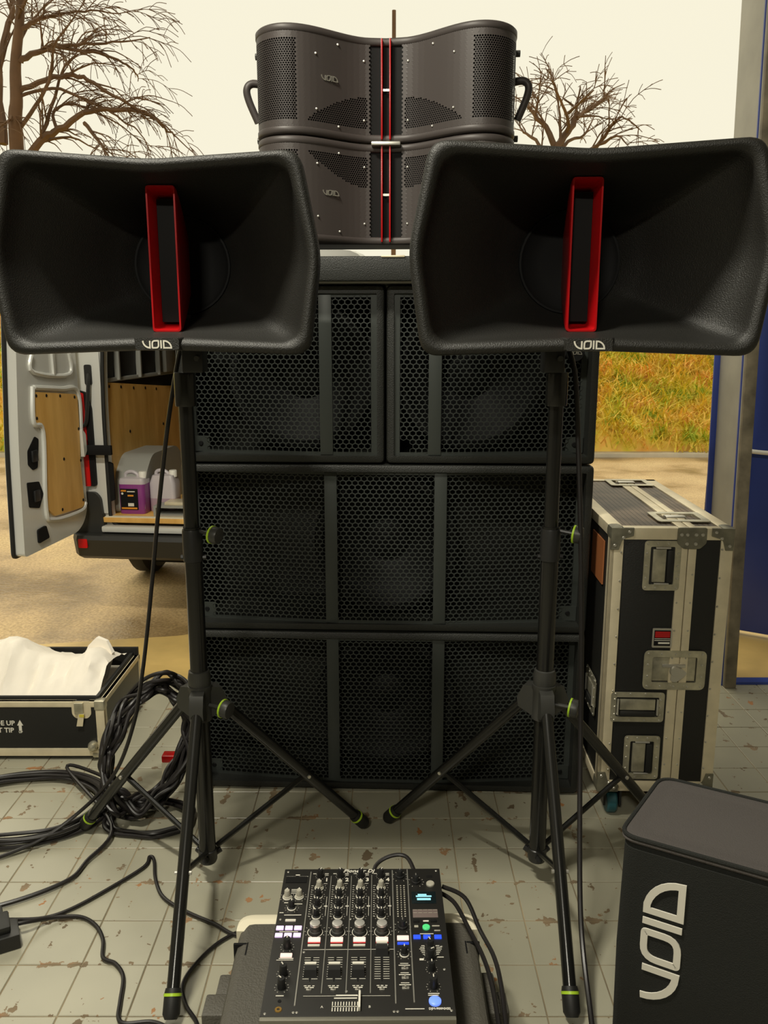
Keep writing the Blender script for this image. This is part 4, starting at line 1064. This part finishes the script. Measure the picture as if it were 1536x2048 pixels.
for p in ((.008, .392), (.325, .394), (.056, .0105), (.062, .0105), (.228, .0115), (.234, .0115), (.326, .013), (.008, .008), (.062, .153), (.220, .157), (.126, .391), (.145, .057), (.008, .243), (.321, .108), (.320, .166), (.146, .243)):
    o = MB(); o.lathe([(.0, MZ + .0009), (.0016, MZ + .0009), (.0026, MZ)], (p[0], p[1], 0), 'z', 8); o.build('screw', 'silver', MX)
cn = MB(); cn.tube(spline([(.190, .395, .07), (.195, .44, .09), (.23, .455, .105), (.265, .45, .104), (.285, .41, .08)], 6), .0045, 8); tag(cn.build('signal_cable', 'cable', None, xf=MX.matrix_basis), 'short black cable looping behind the mixer', 'cable')

# ================================================================== VAN
vn = thing('van', 'silver panel van with open rear door, plywood lined', 'van', (-1.50, 4.08, 0), R(-6))
VW, VH, VL = 1.52, 1.80, 4.3
sec = fillet([(0, .36), (VW, .36), (VW, 1.15), (VW - .07, VH), (.07, VH), (0, 1.15)], [.05, .05, .2, .12, .12, .2], 5)
aper = fillet([(.150, .50), (VW - .15, .50), (VW - .15, 1.15), (VW - .19, 1.70), (.19, 1.70), (.150, 1.15)], [.06, .06, .2, .06, .06, .2], 5)
inn = fillet([(.115, .53), (VW - .115, .53), (VW - .115, 1.15), (VW - .15, 1.72), (.15, 1.72), (.115, 1.15)], [.02, .02, .2, .08, .08, .2], 5)
sh = MB()
sh.loft([[(x, VL, z) for x, z in sec], [(x, .03, z) for x, z in sec], [(x + (.02 if x < VW / 2 else -.02), 0, z) for x, z in sec], [(x, .0, z) for x, z in aper], [(x, .05, z) for x, z in aper]], True, False)
sh.build('body_shell', 'van', vn, ang=40)
il = MB(); il.loft([[(x, .05, z) for x, z in aper], [(x, .052, z) for x, z in inn], [(x, 2.2, z) for x, z in inn]], False, True); il.build('cargo_lining', 'vandark', vn)
pf = MB(); pf.box(.0, .148, -.012, .0, .56, 1.62, .008); pf.build('rear_pillar', 'van', vn)
sr = MB(); sr.tube([Vector((x, -.008, z)) for x, z in aper], .009, 6, closed=True); sr.build('door_seal', 'rubber', vn)
# lamp cluster
lc = MB(); lc.prism(fillet([(.034, .700), (.098, .700), (.098, 1.08), (.076, 1.155), (.034, 1.165)], .012), -.030, -.010, 'xz'); lc = lc.build('tail_lamp', 'dark', vn)
rl = MB(); rl.prism(fillet([(.030, .700), (.074, .700), (.068, 1.15), (.030, 1.16)], .008), -.036, -.028, 'xz'); lab(rl.build('lamp_lens', 'lampred', lc), 'red lens')
ol = MB(); ol.box(.046, .060, -.039, -.034, .86, .95); ol.build('lamp_lens', 'cream', lc)
hs = MB(); hs.tube(spline([(.094, -.02, 1.24), (.100, -.04, 1.20), (.088, -.05, 1.06), (.072, -.05, 1.00), (.03, -.05, 1.00), (.012, -.04, 1.005)], 6), .009, 8); hs.prism(rrect(.074, .108, 1.19, 1.285, .01), -.022, -.008, 'xz'); hs.build('wiring_hose', 'rubber', vn)
# bumper
bp = MB(); bo = lambda z, y: [(-.03, .10, z), (-.03, y + .05, z), (.01, y, z), (VW - .01, y, z), (VW + .03, y + .05, z), (VW + .03, .10, z)]
bp.loft([bo(.335, -.03), bo(.36, -.08), bo(.445, -.10), bo(.465, -.09), bo(.47, -.01)]); bp.prism(fillet([(-.03, .46), (.13, .46), (.115, .64), (.09, .67), (-.03, .67)], .015), -.035, .02, 'xz')
bp = bp.build('bumper', 'bumper', vn, ang=30)
rf = MB(); rf.prism(rrect(.018, .064, .405, .450, .006), -.100, -.070, 'xz'); lab(rf.build('reflector', 'lampred', bp), 'red reflector')
MB().box(.12, VW - .12, -.055, 0, .475, .505, .008).build('sill_plate', 'van', vn)
MB().box(.12, VW - .12, -.030, 2.2, .52, .545, .003).build('floor_board', 'ply', vn)
MB().box(.13, VW - .13, -.028, .0, .545, .549).build('floor_strip', 'cream', vn)
# interior left wall lining
pw = MB(); pw.prism([(.03, .545), (2.0, .545), (2.0, 1.07), (.84, 1.135), (.03, 1.20)], .128, .140, 'yz')
pw = lab(pw.build('wall_lining', 'ply', vn), 'plywood wall lining with screws')
sq = MB()
for y, z in ((.10, 1.175), (.24, 1.165), (.40, 1.15), (.56, 1.14), (.72, 1.125), (.32, .93), (.32, .82), (.05, .86), (.80, .92)): sq.lathe([(.0, .1425), (.007, .142), (.009, .140)], (0, y, z), 'x', 8)
sq.build('lining_screws', 'dark', pw)
wa = MB(); arch = fillet([(.06, .545), (.10, .74), (.20, .83), (.56, .83), (.72, .70), (.80, .545)], .05, 5); wa.prism(arch, .135, .30, 'yz'); wa.build('wheel_arch', 'vanin', vn)
for k, y in enumerate((.22, .50, .78, 1.1)): MB().box(.122, .150, y - .010, y + .010, 1.20, 1.62, .006).build('wall_rib', 'vanin', vn)
sd = MB(); sd.box(.118, .135, .0, 2.0, 1.195, 1.215, .004); sd.box(.12, .16, .85, 1.0, 1.21, 1.62, .01); sd.build('wall_rail', 'vanin', vn)
rk = MB(); rk.box(.52, .545, .06, .10, .55, 1.62, .003)
for k in range(14): rk.box(.515, .519, .07, .085, .62 + k * .07, .64 + k * .07)
rk.build('rack_upright', 'dark', vn)
# strap holding the door
MB().box(-.03, .20, -.065, -.045, .858, .905, .004).build('check_strap', 'dark', vn)
MB().prism(fillet([(.158, .62), (.180, .63), (.180, .81), (.158, .82)], .006), -.012, .0, 'xz').build('striker', 'dark', vn)
# rear wheels
for x in (-.085, VW - .14):
    w = MB(); w.lathe([(.18, .0), (.29, .0), (.325, .03), (.325, .11), (.29, .14), (.18, .14), (.16, .09), (.0, .09)], (x - .03, .98, .315), 'x', 36); w.build('wheel', 'rubber', vn)
    w = MB(); w.lathe([(.18, .0), (.29, .0), (.325, .03), (.325, .11), (.29, .14), (.18, .14), (.16, .09), (.0, .09)], (x - .03, 3.3, .315), 'x', 30); w.build('wheel', 'rubber', vn)
ua = MB(); ua.box(.25, VW - .25, .2, VL - .3, .26, .40); ua.build('underbody', 'dark', vn)
# open rear left door: local x = distance from the hinge, y = thickness
VD = thing('rear_door', '', '', (0, 0, 0)); del VD['label'], VD['category']
VD.parent = vn; ang_ = math.atan2(-.61, -.07) + R(6); 
hin = Matrix.Rotation(R(6), 4, 'Z') @ Vector((-1.47 + 1.50, 4.03 - 4.08, 0)); VD.location = hin; VD.rotation_euler = (0, 0, ang_)
outl = fillet([(.02, .60), (.06, .54), (.13, .506), (.61, .506), (.585, .95), (.545, 1.30), (.50, 1.66), (.03, 1.66)], [.05, .04, .05, .02, .1, .2, .06, .06], 4)
db = MB(); db.prism(outl, -.035, .028, 'xz')
db.build('door_panel', 'van', VD, ang=40)
ds = MB(); ds.tube([Vector((x + .006 * (1 if x > .3 else 0), -.02, z)) for x, z in outl], .010, 6, closed=True); ds.build('door_seal', 'rubber', VD)
dl = [(.433, 1.187), (.072, 1.153), (.055, 1.136), (.060, .977), (.075, .837), (.063, .628), (.091, .616), (.349, .630), (.405, .671), (.376, 1.013), (.42, 1.041), (.447, 1.056)]
dp_ = MB(); dp_.prism(fillet(dl, .008, 3), .024, .037, 'xz'); dp_ = lab(dp_.build('door_lining', 'ply', VD), 'plywood door lining')
sq = MB()
for x, z in ((.425, 1.17), (.34, 1.165), (.22, 1.155), (.085, 1.14), (.435, 1.075), (.068, .99), (.07, .84), (.23, .87), (.075, .65), (.28, .645)): sq.lathe([(.0, .0395), (.006, .039), (.008, .037)], (x, 0, z), 'y', 8)
sq.build('lining_screws', 'dark', dp_)
fr = MB()
for pts in ([(.425, 1.345), (.425, 1.27), (.11, 1.245), (.095, 1.34)],): fr.tube([Vector((a, .030, b)) for a, b in spline([(*p, 0) for p in pts], 5) for _ in (0,)] if False else [Vector((p.x, .030, p.y)) for p in spline([(a, b, 0) for a, b in pts], 5)], .010, 8)
fr.tube([Vector((p.x, .030, p.y)) for p in spline([(.44, 1.21, 0), (.455, 1.06, 0), (.385, 1.01, 0), (.415, .68, 0), (.36, .615, 0), (.10, .600, 0), (.045, .63, 0)], 6)], .012, 8)
fr.tube([Vector((p.x, .030, p.y)) for p in spline([(.43, 1.205, 0), (.20, 1.185, 0), (.04, 1.165, 0), (.035, .98, 0)], 6)], .012, 8)
fr.box(.24, .262, .026, .04, 1.245, 1.60, .005)
fr.build('pressed_ribs', 'van', VD)
for nm, pts in (('recess', [(.52, .945), (.454, 1.0), (.424, .985), (.45, .864), (.488, .859), (.525, .887)]), ('recess', [(.547, .815), (.449, .804), (.421, .744), (.463, .689), (.545, .708)])):
    r_ = MB(); r_.prism(fillet(pts, .008), .020, .0305, 'xz'); r_ = r_.build('lock_recess', 'dark', VD)
    cx_ = sum(p[0] for p in pts) / len(pts); cz_ = sum(p[1] for p in pts) / len(pts)
    MB().box(cx_ - .025, cx_ + .02, .028, .040, cz_ - .03, cz_ + .02, .006).build('lock_part', 'plastic', r_)
lt = MB(); lt.prism(fillet([(.41, .545), (.50, .54), (.50, .60), (.43, .605)], .01), .024, .036, 'xz')
lt.build('door_latch', 'dark', VD)
dh = MB(); dh.prism(fillet([(.06, .99), (.025, .96), (.025, .88), (.055, .85)], .01), .024, .050, 'xz'); dh.build('hinge_arm', 'van', VD)
# things in the van
MVAN = Matrix.Translation(vn.location) @ Matrix.Rotation(R(-6), 4, 'Z')
def vloc(x, y, z): return tuple(MVAN @ Vector((x, y, z)))
def can(label, m, loc, fill):
    t = thing('jerrycan', label, 'container', loc, R(-6)); w, d, hh = .135, .10, .205
    P = lambda s, z: [(a * s, b * s, z) for a, b in rrect(-w / 2, w / 2, -d / 2, d / 2, .022, 4)]
    if fill == 'full':
        MB().loft([P(.95, 0), P(1, .006), P(1, .150)]).build('liquid_body', 'purple', t)
        MB().loft([P(1, .150), P(1, .165), P(.93, .178), P(.5, .183)]).build('upper_shell', 'clearp', t)
    else:
        MB().loft([P(.95, 0), P(1, .006), P(1, .070)]).build('liquid_body', M['lilac'], t)
        MB().loft([P(1, .070), P(1, .145), P(.80, .185), P(.45, .190)]).build('upper_shell', 'clearp', t)
    MB().tube(spline([(-.045, 0, .172), (-.04, 0, .20), (-.01, 0, .207), (.015, 0, .195), (.02, 0, .175)], 5), .009, 8).build('handle', 'clearp', t)
    MB().lathe([(.020, .175), (.020, .205), (.017, .209), (.0, .209)], (.045, 0, 0), 'z', 18).build('cap', 'capw', t)
    return t
M['lilac'] = mat('diluted screen wash', (0.42, 0.30, 0.36), 0.3)
c1 = can('purple filled jerrycan with black and orange label in the van', 'purple', vloc(.235, .11, .545), 'full')
lb_ = MB().box(-.056, .034, -.0525, -.049, .022, .128).build('label', 'dark', c1); 
MB().box(-.052, .028, -.0535, -.0525, .026, .034).build('label_band', 'orange', lb_); MB().box(-.052, -.025, -.0535, -.0525, .114, .122).build('label_band', 'orange', lb_); MB().box(-.018, .012, -.0535, -.0525, .090, .098).build('label_band', 'orange', lb_)
w_ = MB(); w_.box(-.018, .012, -.0535, -.0525, .040, .056); w_.box(-.020, .020, -.0535, -.0525, .112, .117); w_.lathe([(.0, -.0538), (.006, -.0535)], (-.045, 0, .104), 'y', 10); w_.build('label_print', 'white', lb_)
c2 = can('translucent jerrycan with lilac liquid beside the purple one', 'clear', vloc(.37, .17, .545), 'low')
tb = thing('tool_tray', 'grey open fronted tray on the van floor', 'tray', vloc(.36, .02, .545), R(-6))
q = MB(); q.box(0, .22, .0, .16, .0, .010); q.box(0, .22, .0, .16, .042, .052); q.box(0, .012, 0, .16, .01, .042); q.box(0, .22, .15, .16, .01, .042); q.build('tray_body', 'vanin', tb)
MB().box(.05, .22, .02, .12, .052, .068, .003).build('tray_insert', 'alu', tb)

# ================================================================== CABLES
def cable(label, pts, r=.0052, n=8, sub=8, closed=False, name='cable', grp=None):
    mb = MB(); mb.tube(spline(pts, sub, closed), r, n, closed); o = mb.build(name, 'cable'); return tag(o, label, 'cable', grp)
cable('black speaker cable hanging from the left horn loudspeaker', [(-.475, 2.02, 1.41), (-.492, 2.03, 1.36), (-.53, 2.05, 1.20), (-.575, 2.09, .98), (-.62, 2.12, .72), (-.66, 2.15, .52), (-.70, 2.17, .36), (-.77, 2.20, .20), (-.87, 2.20, .085), (-.99, 2.13, .02), (-1.15, 2.03, .008), (-1.32, 1.97, .008)], .0055)
cable('black speaker cable hanging down beside the right tripod', [(.43, 2.02, 1.41), (.45, 2.0, 1.33), (.462, 1.98, 1.15), (.47, 1.95, .95), (.475, 1.92, .75), (.475, 1.88, .52), (.465, 1.80, .30), (.45, 1.68, .11), (.435, 1.50, .02), (.40, 1.25, .009), (.38, 1.0, .009)], .0062)
def coil(label, c, rx, ry, loops, rnd_, tilt, r=.0055, wob=.02, zspread=.02):
    pts = []; m = 14
    for k in range(loops * m + 4):
        a = 2 * PI * k / m; f = 1 + rnd_.uniform(-wob, wob) + .10 * math.sin(a * .37)
        p = Vector((rx * f * math.cos(a), ry * f * math.sin(a), rnd_.uniform(-zspread, zspread)))
        pts.append(Vector(c) + tilt @ p)
    return pts
rc_ = random.Random(9); I4 = Matrix.Identity(3)
pts = [Vector((p.x, p.y, .008 + .0045 * (k // 14) + rc_.uniform(0, .003))) for k, p in enumerate(coil('', (-1.10, 2.32, 0), .245, .185, 6, rc_, I4, wob=.035, zspread=0))]
pts += [Vector((-.80, 2.22, .02)), Vector((-.82, 2.06, .008)), Vector((-.85, 1.97, .008)), Vector((-1.00, 1.87, .008)), Vector((-1.25, 1.80, .008))]
cable('black cable lying in a flat coil on the left floor', pts, .0058)
tl = Matrix.Rotation(R(-12), 3, 'Z') @ Matrix.Rotation(R(72), 3, 'X')
tl = Matrix.Rotation(R(30), 3, 'Z') @ Matrix.Rotation(R(70), 3, 'X') @ Matrix.Rotation(R(-28), 3, 'Z')
pts = coil('', (-.715, 2.36, .205), .115, .185, 15, rc_, tl, wob=.13, zspread=.05)
pts = [Vector((p.x, p.y, max(p.z, .010))) for p in pts]
cable('thick black cable coil standing upright behind the left tripod', pts, .0062)
pts = [Vector((p.x, p.y, .008 + .004 * (k // 14))) for k, p in enumerate(coil('', (-.70, 2.27, 0), .125, .085, 3, rc_, I4, wob=.06, zspread=0))]
cable('black cable loops lying flat under the upright coil', pts, .0058)
z = .0065
cable('black mains lead running from the socket to the mixer case', [(-.96, 1.80, .03), (-.93, 1.812, .02), (-.85, 1.835, z), (-.79, 1.87, z), (-.72, 1.95, z), (-.655, 2.04, z), (-.652, 2.085, z), (-.635, 2.07, z), (-.61, 1.99, z), (-.57, 1.915, z), (-.50, 1.86, z), (-.42, 1.815, z), (-.36, 1.775, z), (-.29, 1.755, .02), (-.20, 1.73, .03), (-.10, 1.68, .03)], .0048)
cable('black lead snaking forward across the tiles to the left tripod foot', [(-.90, 1.78, .03), (-.87, 1.79, .03), (-.82, 1.83, .012), (-.76, 1.84, z), (-.71, 1.81, z), (-.675, 1.76, z), (-.655, 1.70, z), (-.62, 1.68, z), (-.59, 1.64, z), (-.575, 1.57, z), (-.565, 1.525, z), (-.545, 1.508, z), (-.49, 1.512, z), (-.445, 1.49, z), (-.40, 1.445, z), (-.37, 1.41, z)], .0048)
cable('black lead looping beside the front foot of the left tripod', [(-.20, 1.78, .02), (-.27, 1.80, .015), (-.33, 1.80, z), (-.39, 1.755, z), (-.43, 1.69, z), (-.45, 1.62, z), (-.43, 1.56, z), (-.395, 1.51, z), (-.375, 1.45, z), (-.385, 1.40, z), (-.41, 1.37, z)], .0045)
sk_ = thing('socket_block', 'black mains socket block with plugged leads on the tiles', 'socket', (-.905, 1.755, 0), R(28))
MB().box(-.20, .03, -.035, .035, 0, .038, .004).build('body', 'plastic', sk_)
MB().box(-.10, .012, -.020, .048, .036, .056, .006).build('plug', 'rubber', sk_)
MB().box(-.12, .00, .045, .085, .0, .05, .006).build('plug', 'rubber', sk_)
for k, (dx, dz) in enumerate(((0, 0), (.022, .012))):
    cable(('inner', 'outer')[k] + ' of two black signal cables running over the right side of the mixer case',
          [(.115 + dx * .4, 1.59, .262 + dz), (.150 + dx, 1.575, .245 + dz), (.178 + dx, 1.53, .215), (.200 + dx, 1.47, .200), (.212 + dx * .8, 1.41, .18), (.222 + dx * .6, 1.33, .12), (.235 + dx, 1.26, .04), (.25 + dx, 1.18, .01), (.26 + dx, 1.05, .01)], .0045)
rdx = thing('red_bottle', 'small red and white carton seen through the upright cable coil', 'carton', (-.70, 2.50, 0))
MB().box(-.024, .024, 0, .04, 0, .065, .004).build('carton_base', 'cream', rdx); MB().box(-.023, .023, .001, .039, .065, .088, .004).build('carton_top', 'lampred', rdx)
rdx.name = 'small_carton'
